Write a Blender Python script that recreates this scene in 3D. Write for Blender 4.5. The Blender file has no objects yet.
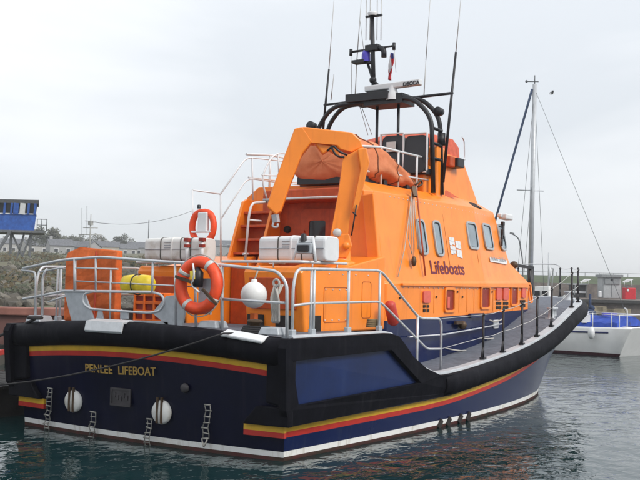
import bpy, bmesh, math, random
from mathutils import Vector, Matrix, geometry, noise
import numpy as np
random.seed(7)
R_ = math.radians
scene = bpy.context.scene

# ------------------------------------------------------------------ camera
CAM = Vector((-10.3707, -9.7003, 2.2991)); YAW, PIT, ROL, FPX = 0.5732, 0.0491, 0.0209, 951.88
_f = Vector((math.cos(PIT)*math.cos(YAW), math.cos(PIT)*math.sin(YAW), math.sin(PIT)))
_r0 = Vector((math.sin(YAW), -math.cos(YAW), 0)); _u0 = _r0.cross(_f)
_r = math.cos(ROL)*_r0 + math.sin(ROL)*_u0
_u = -math.sin(ROL)*_r0 + math.cos(ROL)*_u0
cam = bpy.data.cameras.new('camera'); camo = bpy.data.objects.new('camera', cam)
scene.collection.objects.link(camo)
M4 = Matrix((( _r.x, _u.x, -_f.x, CAM.x), (_r.y, _u.y, -_f.y, CAM.y), (_r.z, _u.z, -_f.z, CAM.z), (0, 0, 0, 1)))
camo.matrix_world = M4
cam.sensor_width = 36; cam.lens = 36*FPX/640; cam.clip_start = 0.1; cam.clip_end = 6000
scene.camera = camo

# ------------------------------------------------------------------ sky, sun, exposure
SUN_EL, SUN_AZ = R_(40), R_(-92)            # sun direction measured from +X towards +Y
world = bpy.data.worlds.new('World'); scene.world = world; world.use_nodes = True
nt = world.node_tree; nt.nodes.clear()
wo = nt.nodes.new('ShaderNodeOutputWorld'); bg = nt.nodes.new('ShaderNodeBackground')
sky = nt.nodes.new('ShaderNodeTexSky'); sky.sky_type = 'NISHITA'; sky.sun_disc = False
sky.sun_elevation = SUN_EL; sky.sun_rotation = math.pi/2 - SUN_AZ
tc = nt.nodes.new('ShaderNodeTexCoord'); mp = nt.nodes.new('ShaderNodeMapping')
mp.inputs['Scale'].default_value = (1.0, 1.0, 3.0)
nz = nt.nodes.new('ShaderNodeTexNoise'); nz.inputs['Scale'].default_value = 1.6
nz.inputs['Detail'].default_value = 5; nz.inputs['Roughness'].default_value = .5; nz.inputs['Distortion'].default_value = .3
cr = nt.nodes.new('ShaderNodeValToRGB')
cr.color_ramp.elements[0].position = .4; cr.color_ramp.elements[0].color = (5.9, 6.2, 6.55, 1)
cr.color_ramp.elements[1].position = .62; cr.color_ramp.elements[1].color = (7.6, 7.75, 7.95, 1)
# overcast layer: thicker and greyer low down, brighter overhead
sx = nt.nodes.new('ShaderNodeSeparateXYZ'); mr = nt.nodes.new('ShaderNodeMapRange')
mr.inputs['From Min'].default_value = 0.0; mr.inputs['From Max'].default_value = .42
mr.inputs['To Min'].default_value = .79; mr.inputs['To Max'].default_value = 1.06
mu = nt.nodes.new('ShaderNodeVectorMath'); mu.operation = 'SCALE'
mx = nt.nodes.new('ShaderNodeMixRGB'); mx.inputs['Fac'].default_value = .93
L = nt.links.new
L(tc.outputs['Generated'], mp.inputs['Vector']); L(mp.outputs['Vector'], nz.inputs['Vector'])
L(nz.outputs['Fac'], cr.inputs['Fac']); L(tc.outputs['Generated'], sx.inputs['Vector'])
L(sx.outputs['Z'], mr.inputs['Value']); L(cr.outputs['Color'], mu.inputs[0]); L(mr.outputs['Result'], mu.inputs['Scale'])
L(sky.outputs['Color'], mx.inputs['Color1']); L(mu.outputs['Vector'], mx.inputs['Color2'])
L(mx.outputs['Color'], bg.inputs['Color']); bg.inputs['Strength'].default_value = .1
L(bg.outputs['Background'], wo.inputs['Surface'])
sd = bpy.data.lights.new('sun', 'SUN'); sd.energy = 1.5; sd.angle = R_(22); sd.color = (1, .96, .9)
so = bpy.data.objects.new('sun', sd); scene.collection.objects.link(so)
dvec = Vector((math.cos(SUN_EL)*math.cos(SUN_AZ), math.cos(SUN_EL)*math.sin(SUN_AZ), math.sin(SUN_EL)))
so.rotation_euler = dvec.to_track_quat('Z', 'Y').to_euler(); so.location = (0, 0, 60)
vs = scene.view_settings; scene.display_settings.display_device = 'sRGB'
vs.view_transform = 'Standard'; vs.look = 'None'; vs.gamma = 1; vs.use_curve_mapping = False; vs.exposure = 0.64

# ------------------------------------------------------------------ survey helpers
def px(x, y, axis, val):
    "point where the sight line through photo position (x, y) meets the plane axis=val"
    d = _f + _r*((x-320)/FPX) - _u*((y-240)/FPX)
    return CAM + d*((val-CAM[axis])/d[axis])
def at(x, y, dist):
    return CAM + (_f + _r*((x-320)/FPX) - _u*((y-240)/FPX))*dist

# ------------------------------------------------------------------ materials
MATS = {}
def mat(name, col, rough=.5, metal=0, var=.12, scale=6, bump=0, bscale=40, col2=None, spec=.5, coat=0, thresh=None, streak=0, scol=(.12, .06, .03)):
    if name in MATS: return MATS[name]
    m = bpy.data.materials.new(name); m.use_nodes = True; n = m.node_tree; b = n.nodes['Principled BSDF']
    b.inputs['Metallic'].default_value = metal; b.inputs['Specular IOR Level'].default_value = spec
    b.inputs['Coat Weight'].default_value = coat; b.inputs['Coat Roughness'].default_value = .15
    t = n.nodes.new('ShaderNodeTexCoord'); no = n.nodes.new('ShaderNodeTexNoise')
    no.inputs['Scale'].default_value = scale; no.inputs['Detail'].default_value = 6; no.inputs['Roughness'].default_value = .62
    n.links.new(t.outputs['Object'], no.inputs['Vector'])
    rp = n.nodes.new('ShaderNodeValToRGB')
    c2 = col2 or tuple(c*(1-2*var) for c in col)
    a, c = (thresh or (.3, .7))
    rp.color_ramp.elements[0].position = a; rp.color_ramp.elements[0].color = (*c2, 1)
    rp.color_ramp.elements[1].position = c; rp.color_ramp.elements[1].color = (*(tuple(min(1, k*(1+var*.5)) for k in col)), 1)
    n.links.new(no.outputs['Fac'], rp.inputs['Fac']); last = rp.outputs['Color']
    if streak:
        mm_ = n.nodes.new('ShaderNodeMapping'); mm_.inputs['Scale'].default_value = (7, 7, .55); n.links.new(t.outputs['Object'], mm_.inputs['Vector'])
        n3 = n.nodes.new('ShaderNodeTexNoise'); n3.inputs['Scale'].default_value = 1.5; n3.inputs['Detail'].default_value = 7; n.links.new(mm_.outputs['Vector'], n3.inputs['Vector'])
        n4 = n.nodes.new('ShaderNodeMapRange'); n4.inputs['From Min'].default_value = .55; n4.inputs['From Max'].default_value = .78; n4.inputs['To Max'].default_value = streak
        n.links.new(n3.outputs['Fac'], n4.inputs['Value']); mk = n.nodes.new('ShaderNodeMixRGB'); mk.inputs['Color2'].default_value = (*scol, 1)
        n.links.new(n4.outputs['Result'], mk.inputs['Fac']); n.links.new(last, mk.inputs['Color1']); last = mk.outputs['Color']
    n.links.new(last, b.inputs['Base Color'])
    r2 = n.nodes.new('ShaderNodeMapRange'); r2.inputs['To Min'].default_value = min(1, rough*1.25); r2.inputs['To Max'].default_value = rough*.8
    n.links.new(no.outputs['Fac'], r2.inputs['Value']); n.links.new(r2.outputs['Result'], b.inputs['Roughness'])
    if bump:
        n2 = n.nodes.new('ShaderNodeTexNoise'); n2.inputs['Scale'].default_value = bscale; n2.inputs['Detail'].default_value = 4
        n.links.new(t.outputs['Object'], n2.inputs['Vector'])
        bu = n.nodes.new('ShaderNodeBump'); bu.inputs['Strength'].default_value = bump; bu.inputs['Distance'].default_value = .02
        n.links.new(n2.outputs['Fac'], bu.inputs['Height']); n.links.new(bu.outputs['Normal'], b.inputs['Normal'])
    MATS[name] = m; return m
ORANGE = mat('orange_paint', (.98, .27, .019), .34, var=.07, scale=1.3, bump=.12, bscale=3, spec=.5, coat=.1, streak=.4, scol=(.5, .1, .015))
NAVY = mat('navy_gelcoat', (.0025, .010, .064), .2, var=.12, scale=1.2, bump=.1, bscale=1.2, spec=.35, streak=.35, scol=(.035, .045, .075))
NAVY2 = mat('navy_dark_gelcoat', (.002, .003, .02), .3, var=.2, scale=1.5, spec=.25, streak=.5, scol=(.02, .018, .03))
RUBBER = mat('black_rubber', (.005, .005, .009), .6, var=.2, scale=3, bump=.35, bscale=5, spec=.1, streak=.5, scol=(.022, .022, .026))
ANTI = mat('antifouling_red', (.085, .014, .014), .7, col2=(.03, .025, .015), scale=3, streak=.5, scol=(.03, .035, .015))
BOOT = mat('stained_white_waterline', (.7, .7, .68), .5, col2=(.5, .47, .38), scale=2.2, thresh=(.25, .45), streak=.5, scol=(.2, .13, .05))
WHITE = mat('white_paint', (.72, .73, .74), .4, var=.06, scale=3)
DIRTYWHITE = mat('weathered_white_paint', (.62, .62, .6), .5, col2=(.38, .33, .26), scale=2.5, thresh=(.28, .5))
KERB = mat('pale_grey_deck_edge', (.5, .53, .56), .5, var=.1, scale=5)
YEL = mat('yellow_stripe', (.72, .43, .03), .4, var=.08)
RED = mat('red_stripe', (.5, .03, .02), .4, var=.08)
DECK = mat('grey_nonslip_deck', (.15, .165, .2), .85, var=.15, scale=8, bump=.5, bscale=160)
STEEL = mat('stainless_steel', (.6, .62, .64), .42, metal=.3, var=.08, scale=10)
ALU = mat('grey_aluminium_plate', (.44, .47, .5), .5, metal=.25, var=.1, scale=7)
BLACK = mat('black_paint', (.014, .014, .018), .45, var=.1)
GLASS = mat('window_glass', (.27, .34, .39), .1, var=.2, scale=1.4, spec=1.0)  # pale blue-grey base colour stands in for sky reflected in the panes
DARKGLASS = mat('dark_glass', (.02, .022, .028), .1, var=.1)
DARK = mat('dark_recess', (.02, .015, .014), .8)
DKRED = mat('dark_red_locker', (.30, .025, .012), .5, var=.15)
PINK = mat('faded_red_strap', (.75, .14, .1), .6, var=.1)
COVER = mat('faded_orange_canvas', (.72, .26, .12), .85, col2=(.56, .16, .06), scale=2.2, bump=1.0, bscale=3.5)
COVRED = mat('red_canvas', (.5, .07, .035), .85, var=.15, bump=.5, bscale=6)
FABOR = mat('orange_canvas', (.66, .13, .02), .8, var=.15, bump=.5, bscale=8, streak=.4, scol=(.3, .05, .01))
BUOYOR = mat('lifebuoy_orange', (.86, .075, .012), .5, var=.12, scale=6)
REFLECT = mat('silver_tape', (.55, .55, .53), .4, var=.08)
YELB = mat('yellow_plastic', (.78, .58, .02), .45, var=.1)
MAROON = mat('maroon_lettering', (.16, .01, .04), .5, var=.05)
GOLD = mat('gold_lettering', (.42, .26, .05), .5, var=.12)
ROPE = mat('dark_rope', (.03, .028, .03), .9, bump=.4, bscale=120)
ROPEW = mat('pale_rope', (.5, .48, .44), .9, bump=.4, bscale=120)
BRONZE = mat('brown_metal', (.09, .055, .03), .5, metal=.4)
BLUEL = mat('blue_lamp_glass', (.07, .05, .5), .2)
RAINL = mat('pale_grey_print', (.33, .35, .38), .6)

# ------------------------------------------------------------------ mesh builder
COL = scene.collection
class MB:
    def __init__(s, mats): s.v = []; s.f = []; s.m = []; s.mats = mats if isinstance(mats, (list, tuple)) else [mats]; s.smooth = []
    def add(s, v, f, m=0, smooth=False):
        o = len(s.v); s.v += [tuple(p) for p in v]
        for q in f: s.f.append([i+o for i in q]); s.m.append(m); s.smooth.append(smooth)
        return s
    def box(s, c, d, rot=None, m=0, taper=1):
        c = Vector(c); x, y, z = d[0]/2, d[1]/2, d[2]/2
        P = [Vector((i*x*(taper if k > 0 else 1), j*y*(taper if k > 0 else 1), k*z)) for k in (-1, 1) for i, j in ((-1, -1), (1, -1), (1, 1), (-1, 1))]
        if rot is not None: P = [rot @ p for p in P]
        return s.add([c+p for p in P], [(3, 2, 1, 0), (4, 5, 6, 7), (0, 1, 5, 4), (1, 2, 6, 5), (2, 3, 7, 6), (3, 0, 4, 7)], m)
    def bar(s, a, b, w, h, m=0, up=(0, 0, 1), w2=None, h2=None):
        a, b = Vector(a), Vector(b); d = (b-a).normalized(); up = Vector(up)
        sd_ = d.cross(up).normalized(); u = sd_.cross(d); w2 = w2 or w; h2 = h2 or h
        P = [a+sd_*i*w/2+u*j*h/2 for i, j in ((-1, -1), (1, -1), (1, 1), (-1, 1))]+[b+sd_*i*w2/2+u*j*h2/2 for i, j in ((-1, -1), (1, -1), (1, 1), (-1, 1))]
        return s.add(P, [(3, 2, 1, 0), (4, 5, 6, 7), (0, 1, 5, 4), (1, 2, 6, 5), (2, 3, 7, 6), (3, 0, 4, 7)], m)
    def tube(s, pts, r, n=8, m=0, closed=False, r2=None, caps=True):
        pts = [Vector(p) for p in pts]; N = len(pts); rings = []
        ref = None
        for i, p in enumerate(pts):
            a = pts[(i-1) % N] if (closed or i > 0) else p; b = pts[(i+1) % N] if (closed or i < N-1) else p
            t = (b-a).normalized()
            if ref is None: ref = t.orthogonal().normalized()
            ref = (ref-t*ref.dot(t)).normalized(); bi = t.cross(ref)
            rr = r if r2 is None else r+(r2-r)*i/(N-1)
            rings.append([p+(ref*math.cos(2*math.pi*k/n)+bi*math.sin(2*math.pi*k/n))*rr for k in range(n)])
        o = [q for g in rings for q in g]; F = []
        for i in range(N if closed else N-1):
            j = (i+1) % N; off = 0
            if closed and j == 0:
                off = min(range(n), key=lambda k: (rings[0][k]-rings[-1][0]).length)
            for k in range(n): F.append((i*n+k, i*n+(k+1) % n, j*n+(k+1+off) % n, j*n+(k+off) % n))
        s.add(o, F, m, True)
        if not closed and caps: s.add(rings[0]+rings[-1], [tuple(range(n))[::-1], tuple(range(n, 2*n))], m)
        return s
    def sphere(s, c, r, n=16, m=0, sc=(1, 1, 1)):
        c = Vector(c); V = []; F = []; h = n//2
        for i in range(h+1):
            for k in range(n):
                th = math.pi*i/h; ph = 2*math.pi*k/n
                V.append(c+Vector((math.sin(th)*math.cos(ph)*sc[0], math.sin(th)*math.sin(ph)*sc[1], math.cos(th)*sc[2]))*r)
        for i in range(h):
            for k in range(n): F.append((i*n+k, (i+1)*n+k, (i+1)*n+(k+1) % n, i*n+(k+1) % n))
        return s.add(V, F, m, True)
    def lathe(s, c, axis, prof, n=20, m=0):
        "prof: list of (distance along axis, radius)"
        c = Vector(c); a = Vector(axis).normalized(); e = a.orthogonal().normalized(); g = a.cross(e); V = []; F = []
        for t, r in prof:
            for k in range(n): V.append(c+a*t+(e*math.cos(2*math.pi*k/n)+g*math.sin(2*math.pi*k/n))*max(r, .0005))
        for i in range(len(prof)-1):
            for k in range(n): F.append((i*n+k, i*n+(k+1) % n, (i+1)*n+(k+1) % n, (i+1)*n+k))
        return s.add(V, F, m, True)
    def loft(s, rings, closed=False, mfun=None, smooth=False, m=0, cap=False):
        n = len(rings[0]); V = [p for r in rings for p in r]; o = len(s.v); s.v += [tuple(p) for p in V]
        for i in range(len(rings)-1):
            for k in range(n if closed else n-1):
                k2 = (k+1) % n
                s.f.append([o+i*n+k, o+i*n+k2, o+(i+1)*n+k2, o+(i+1)*n+k]); s.m.append(mfun(i, k) if mfun else m); s.smooth.append(smooth)
        if cap:
            s.f.append([o+k for k in range(n)][::-1]); s.m.append(m); s.smooth.append(False)
            s.f.append([o+(len(rings)-1)*n+k for k in range(n)]); s.m.append(m); s.smooth.append(False)
        return s
    def plate(s, outer, holes, fn, th, m=0):
        "flat plate: outer and holes are lists of 2D points, fn(u, v, depth) -> 3D; walls on every edge"
        loops = [outer]+holes; flat = [p for l in loops for p in l]
        tris = geometry.tessellate_polygon([[Vector((p[0], p[1], 0)) for p in l] for l in loops])
        N = len(flat); V = [fn(p[0], p[1], 0) for p in flat]+[fn(p[0], p[1], th) for p in flat]
        F = [tuple(t) for t in tris]+[tuple(i+N for i in t[::-1]) for t in tris]; k = 0
        for l in loops:
            for i in range(len(l)): a, b = k+i, k+(i+1) % len(l); F.append((a, b, b+N, a+N))
            k += len(l)
        return s.add(V, F, m)
    def build(s, name, parent=None, bevel=0, merge=True, seg=2, angle=40):
        me = bpy.data.meshes.new(name); me.from_pydata(s.v, [], s.f)
        for mm in s.mats: me.materials.append(mm)
        for i, p in enumerate(me.polygons): p.material_index = s.m[i]; p.use_smooth = s.smooth[i]
        bm = bmesh.new(); bm.from_mesh(me)
        if merge: bmesh.ops.remove_doubles(bm, verts=bm.verts, dist=1e-4)
        bmesh.ops.recalc_face_normals(bm, faces=bm.faces); bm.to_mesh(me); bm.free()
        o = bpy.data.objects.new(name, me); COL.objects.link(o)
        if parent is not None:
            o.parent = parent; o.matrix_parent_inverse = parent.matrix_world.inverted() if parent.type == 'EMPTY' and False else Matrix.Translation(-Vector(root_loc(parent)))
        if bevel:
            b = o.modifiers.new('bevel', 'BEVEL'); b.width = bevel; b.segments = seg; b.limit_method = 'ANGLE'; b.angle_limit = R_(angle); b.use_clamp_overlap = True
        return o
def root_loc(o):
    v = Vector((0, 0, 0))
    while o is not None:
        v += Vector(o.location); 
        if o.parent is None: break
        v += o.matrix_parent_inverse.translation; o = o.parent
    return v
def tag(o, label=None, cat=None, group=None, kind=None):
    for k, v in (('label', label), ('category', cat), ('group', group), ('kind', kind)):
        if v: o[k] = v
    return o
def thing(name, label, cat, loc=(0, 0, 0), group=None):
    o = bpy.data.objects.new(name, None); COL.objects.link(o); o.location = loc; o.empty_display_size = .3
    return tag(o, label, cat, group)
def fillet(pts, r, n=5):
    pts = [Vector(p) for p in pts]; out = [pts[0]]
    for i in range(1, len(pts)-1):
        a, p, b = pts[i-1], pts[i], pts[i+1]; d1 = (a-p); d2 = (b-p)
        rr = min(r, d1.length*.45, d2.length*.45); s_, e_ = p+d1.normalized()*rr, p+d2.normalized()*rr
        for k in range(n+1): t = k/n; out.append(s_*(1-t)**2+p*2*t*(1-t)+e_*t*t)
    out.append(pts[-1]); return out
def rrect(x0, y0, x1, y1, r, n=4, cut=None):
    out = []
    for cx, cy, a0 in ((x1-r, y1-r, 0), (x0+r, y1-r, 90), (x0+r, y0+r, 180), (x1-r, y0+r, 270)):
        for k in range(n+1): a = R_(a0+90*k/n); out.append((cx+r*math.cos(a), cy+r*math.sin(a)))
    return out
def text(name, body, size, origin, xdir, ydir, material, parent, width=None, thick=.004, bold=0):
    cu = bpy.data.curves.new(name, 'FONT'); cu.body = body; cu.size = size; cu.extrude = thick/2; cu.offset = bold
    cu.resolution_u = 3
    t = bpy.data.objects.new(name, cu); COL.objects.link(t)
    me = bpy.data.meshes.new_from_object(t.evaluated_get(bpy.context.evaluated_depsgraph_get())); bpy.data.objects.remove(t)
    xs = [v.co.x for v in me.vertices]; x0, x1 = min(xs), max(xs); sc_ = (width/(x1-x0)) if width else 1
    X = Vector(xdir).normalized(); Y = Vector(ydir).normalized(); Z = X.cross(Y); O = Vector(origin)
    base = root_loc(parent)*0
    for v in me.vertices: c = v.co.copy(); v.co = O+X*((c.x-x0)*sc_)+Y*c.y+Z*c.z
    me.materials.clear(); me.materials.append(material)
    o = bpy.data.objects.new(name, me); COL.objects.link(o)
    o.parent = parent; o.matrix_parent_inverse = Matrix.Translation(-root_loc(parent)); return o

# ------------------------------------------------------------------ water
def water_mat():
    m = bpy.data.materials.new('harbour_water'); m.use_nodes = True; n = m.node_tree; b = n.nodes['Principled BSDF']
    b.inputs['Base Color'].default_value = (.005, .024, .026, 1); b.inputs['Roughness'].default_value = .04; b.inputs['IOR'].default_value = 1.33
    t = n.nodes.new('ShaderNodeTexCoord'); mpp = n.nodes.new('ShaderNodeMapping'); mpp.inputs['Scale'].default_value = (1, 1.35, 1); mpp.inputs['Rotation'].default_value = (0, 0, R_(25))
    a = n.nodes.new('ShaderNodeTexNoise'); a.inputs['Scale'].default_value = 2.6; a.inputs['Detail'].default_value = 3; a.inputs['Distortion'].default_value = .6
    c = n.nodes.new('ShaderNodeTexNoise'); c.inputs['Scale'].default_value = .7; c.inputs['Detail'].default_value = 2
    w = n.nodes.new('ShaderNodeMath'); w.operation = 'MULTIPLY_ADD'; w.inputs[1].default_value = 1.6
    pat = n.nodes.new('ShaderNodeTexNoise'); pat.inputs['Scale'].default_value = .12; pat.inputs['Detail'].default_value = 2
    pr = n.nodes.new('ShaderNodeMapRange'); pr.inputs['From Min'].default_value = .35; pr.inputs['From Max'].default_value = .62
    pr.inputs['To Min'].default_value = .42; pr.inputs['To Max'].default_value = 1
    for q in (a, c, pat): n.links.new(mpp.outputs['Vector'], q.inputs['Vector'])
    n.links.new(t.outputs['Object'], mpp.inputs['Vector'])
    n.links.new(c.outputs['Fac'], w.inputs[0]); n.links.new(a.outputs['Fac'], w.inputs[2])
    n.links.new(pat.outputs['Fac'], pr.inputs['Value'])
    bu = n.nodes.new('ShaderNodeBump'); bu.inputs['Distance'].default_value = .024
    n.links.new(pr.outputs['Result'], bu.inputs['Strength'])
    n.links.new(w.outputs[0], bu.inputs['Height']); n.links.new(bu.outputs['Normal'], b.inputs['Normal']); return m
wm = MB(water_mat())
wm.add([(-200, -900, 0), (1000, -900, 0), (1000, 900, 0), (-200, 900, 0)], [(0, 1, 2, 3)])
tag(wm.build('water'), kind='structure')
bed = MB(mat('sea_bed', (.03, .035, .03), .9)); bed.add([(-200, -900, -4), (1000, -900, -4), (1000, 900, -4), (-200, 900, -4)], [(0, 1, 2, 3)])
tag(bed.build('seabed'), kind='structure')

# ================================================================== LIFEBOAT
boat = thing('lifeboat', 'large orange and navy lifeboat with black rubber belting, moored stern towards us', 'lifeboat', (8, 0, 0))
_SX = [0, 4.2, 4.8, 5.6, 6.5, 7.66, 8.7, 9.66, 10.5, 11.2, 12, 13, 15, 17.2]; _SZ = [.82, .87, .905, .96, 1.03, 1.14, 1.29, 1.47, 1.66, 1.82, 1.94, 2.0, 2.08, 2.12]
_HX = [0, 1.5, 3, 5, 7, 9, 10.5, 12, 13.3, 14.3, 14.9]; _HY = [2.5, 2.62, 2.72, 2.8, 2.76, 2.55, 2.2, 1.55, .85, .3, 0]
def S(X): return float(np.mean([np.interp(X+d, _SX, _SZ) for d in (-.6, -.3, 0, .3, .6)]))
def T(X):
    if X <= 2.3: return 1.6
    if X >= 4.7: return S(X)
    return float(np.interp(X, [2.3, 2.5, 2.68, 2.92, 3.35, 3.85, 4.2, 4.7], [1.6, 1.57, 1.45, 1.27, 1.06, .9, .875, S(4.7)]))
def hd(X): return float(np.interp(X, [0, 1.5, 3, 5], [2.62, 2.7, 2.78, 2.86]))*max(1-(max(X-8.2, 0)/9.0)**2.5, 0)**.8
def hw(X): return float(np.mean([np.interp(X+d, _HX, _HY) for d in (-.7, -.35, 0, .35, .7)])) if X > .7 else 2.5+.08*X
def hull_y(X, z): return hw(X)+(hd(X)-hw(X))*min(1, max(0, (z-.1)/(S(X)-.1)))
BX = [0, .3, .6, 1, 1.5, 2, 2.3, 2.4, 2.5, 2.6, 2.7, 2.8, 2.92, 3.1, 3.35, 3.6, 3.85, 4.1, 4.4, 4.7, 5]+[5+.4*i for i in range(1, 24)]+[14.6, 15, 15.4, 15.7, 16, 16.25, 16.5, 16.7, 16.85, 16.97, 17.07, 17.14, 17.18, 17.2]
def hull_rows(X):
    s_, t_ = S(X), T(X); t = X/17.2; zy = s_-.36-.04*t
    Z = [-1.0, -.3, -.02, .05, .125, max(zy-.16, .16)*.5+.06, zy-.15, zy-.075, zy, zy+.02, max(t_-.01, zy+.05)]
    rows = []
    for i, z in enumerate(Z):
        Lr = 13.6 if i == 0 else 14.4 if i == 1 else 14.9+(17.2-14.9)*min(1, max(0, (z/2.1)))**.8
        x = X+(Lr-17.2)*t**2.4
        if i == 0: y = .02
        elif i == 1: y = hw(t*14.9)*.82*(1-t**4)
        else:
            k = min(1, max(0, (z-.1)/(s_-.1)))**(1+.6*t)
            xw = t*14.9; xq = X+(xw-X)*t; y = hw(min(X, 20) if t < 0 else X+(14.9-17.2)*t**2.4)+(hd(X)-hw(X+(14.9-17.2)*t**2.4))*k
            if X >= 17.19: y = 0
        x -= .12*min(1, max(0, z/1.5))*(1-min(1, X/.5))
        rows.append((x, -y, z))
    return rows
hm = [ANTI, BOOT, NAVY, RED, YEL]
def hmf(i, k): return {0: 0, 1: 0, 2: 0, 3: 1, 4: 2, 5: 2, 6: 3, 7: 4, 8: 2, 9: 2}[k]
hb = MB(hm)
sb = [hull_rows(X) for X in BX]
hb.loft(sb, mfun=hmf, smooth=True)
hb.loft([[(x, -y, z) for x, y, z in r] for r in sb], mfun=hmf, smooth=True)
hull = hb.build('hull', boat)
def txf(y, z): return -.12*min(1, max(0, z/1.5))-.22*(1-(y/2.62)**2)*min(1, .6+z*.3)
def camb(y): return .14*(1-(y/2.6)**2)
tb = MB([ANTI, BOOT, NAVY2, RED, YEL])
ys = [-2.6, -2.52, -2.33]+[-2.33+4.66*i/18 for i in range(1, 18)]+[2.33, 2.52, 2.6]
zr = [(-1, 0), (-.02, 0), (.05, 0), (.125, 0), (.6, .3), (1.08, 1), (1.155, 1), (1.235, 1), (1.59, 1)]
def tpt(y, z, c):
    lim = 2.52+(2.6-2.52)*min(1, max(0, (z-.1)/.8)); yy = max(-lim, min(lim, y)); 
    return (txf(yy, z), yy, z+camb(y)*c)
rings = [[tpt(y, z, c) for y in ys] for z, c in zr]
def tmf(i, k):
    if i <= 1: return 0
    if i == 2: return 1
    y = abs(ys[k]+ys[k+1])/2
    if i == 5 and y < 2.33: return 3
    if i == 6 and y < 2.33: return 4
    return 2
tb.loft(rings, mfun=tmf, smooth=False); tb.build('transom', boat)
# deck
db = MB([DECK]); 
rr = []
for X in [-.1]+BX[1:]:
    w = hd(X); z = T(X); rr.append([(X-(.2*(1-f*f) if X < 0 else 0), w*f, z+.05*(1-f*f)*min(1, w)) for f in (-1, -.75, -.4, 0, .4, .75, 1)])
db.loft(rr, smooth=True); db.build('deck', boat)
# sweeps along the deck edge
def sweep(path, prof, mb, m=0, smooth=False):
    "path: list of (point, outward vector); prof: (out, up)"
    mb.loft([[Vector(p)+Vector(o)*a+Vector((0, 0, b)) for a, b in prof] for p, o in path], closed=True, smooth=smooth, m=m, cap=True)
def edge_path(x0, zf, side):
    xs = [X for X in BX if X >= x0]; P = []
    for X in xs:
        d = .01; t = Vector((d*2, -(hd(min(X+d, 17.2))-hd(max(X-d, 0))), 0))
        if X > 17.19: t = Vector((0, 1, 0))
        o = Vector((t.y, -t.x, 0)).normalized()
        P.append((Vector((X, -hd(X), zf(X))), o))
    if side: P = P+[(Vector((p.x, -p.y, p.z)), Vector((o.x, -o.y, 0))) for p, o in P[::-1][1:]]
    return P
fb = MB(RUBBER)
sweep([(p, o*(.78+.22*min(1, max(0, (p.x-4.1)/.8)))) for p, o in edge_path(4.1, S, True)], [(-.04, .0), (.05, .012), (.1, -.02), (.13, -.09), (.14, -.17), (.12, -.26), (.06, -.335), (-.04, -.35)], fb, smooth=True)
fb.build('rubber_belting', boat)
kb = MB(KERB)
sweep(edge_path(0.0, lambda X: T(X), True), [(-.2, .0), (-.19, .045), (-.01, .05), (.0, .0)], kb)
kb.build('deck_edge', boat, bevel=.008)
# stern belting
sp = []
for i in range(25):
    y = -2.66+5.32*i/24; sp.append((Vector((txf(max(-2.6, min(2.6, y)), 1.5), y, 1.585+camb(y))), Vector((-1, -.12*(1 if y < 0 else -1)*abs(y/2.6)**6, 0))))
for sg_ in (-1, 1):
    ex = [(Vector((-.12, sg_*2.64, 1.60)), Vector((-.8, sg_*.5, 0))), (Vector((.0, sg_*2.6, 1.605)), Vector((-.1, sg_*.5, 0)))]
    sp = ex[::-1]+sp[1:] if sg_ < 0 else sp[:-1]+ex
sbm = MB(RUBBER); sweep(sp, [(-.06, .0), (.04, .02), (.11, -.02), (.15, -.1), (.15, -.2), (.11, -.3), (.03, -.345), (-.02, -.345)], sbm, smooth=True)
sbm.build('stern_belting', boat)
for sgn in (-1, 1):
    q = MB(RUBBER)
    outer = [(-.33, 1.5), (-.27, 1.615), (2.24, 1.625), (2.5, 1.57), (2.7, 1.43), (2.94, 1.24), (3.36, 1.04), (3.88, .895), (4.3, .88), (4.7, .9), (4.7, .55), (4.3, .53), (0, .475), (-.12, .475), (-.26, .7)]
    inner = [(-.17, 1.33), (2.28, 1.375), (3.2, .82), (.02, .74)]
    q.plate(outer, [inner], lambda u, v, d: (u, sgn*(hull_y(max(u, 0), v)-.01+d*(1-.35*min(1, max(0, (u-3.6)/1.0)))), v), .125)
    q.build('quarter_fender', boat, bevel=.035, seg=3)
    q = MB(mat('sky_lightened_navy', (.004, .018, .09), .38, var=.2, scale=1.5, spec=.35, streak=.4, scol=(.02, .04, .11))); q.plate([(-.2, 1.35), (2.3, 1.4), (3.23, .8), (.0, .72)], [], lambda u, v, d: (u, sgn*(hull_y(max(u, 0), v)+.004+d), v), .03); q.build('quarter_sky_sheen', boat)  # added plate: hull blue lightened in its colour for the sky it reflects
    q = MB(RUBBER); q.plate([(sgn*2.33, .76), (sgn*2.72, .7), (sgn*2.72, 1.5), (sgn*2.33, 1.3)], [], lambda u, v, d: (-.16-.03-d, u, v), -.14); q.build('corner_fender', boat, bevel=.03)
    q = MB([YEL, RED])
    for mm, z0, z1 in ((0, .385, .465), (1, .315, .385)):
        q.plate([(sgn*1.95, z0), (sgn*2.58, z0), (sgn*2.58, z1), (sgn*1.95, z1)], [], lambda u, v, d: (-.05-d-.1*(1-(u/2.62)**2), u, v), .05, m=mm)
    q.build('quarter_stripe', boat)
    q = MB(RUBBER); q.plate([(sgn*1.97, .47), (sgn*2.72, .475), (sgn*2.72, .72), (sgn*2.2, .72)], [], lambda u, v, d: (-.1-d-.06*(1-(u/2.7)**2), u, v), .1); q.build('lower_fender', boat, bevel=.02)
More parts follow.
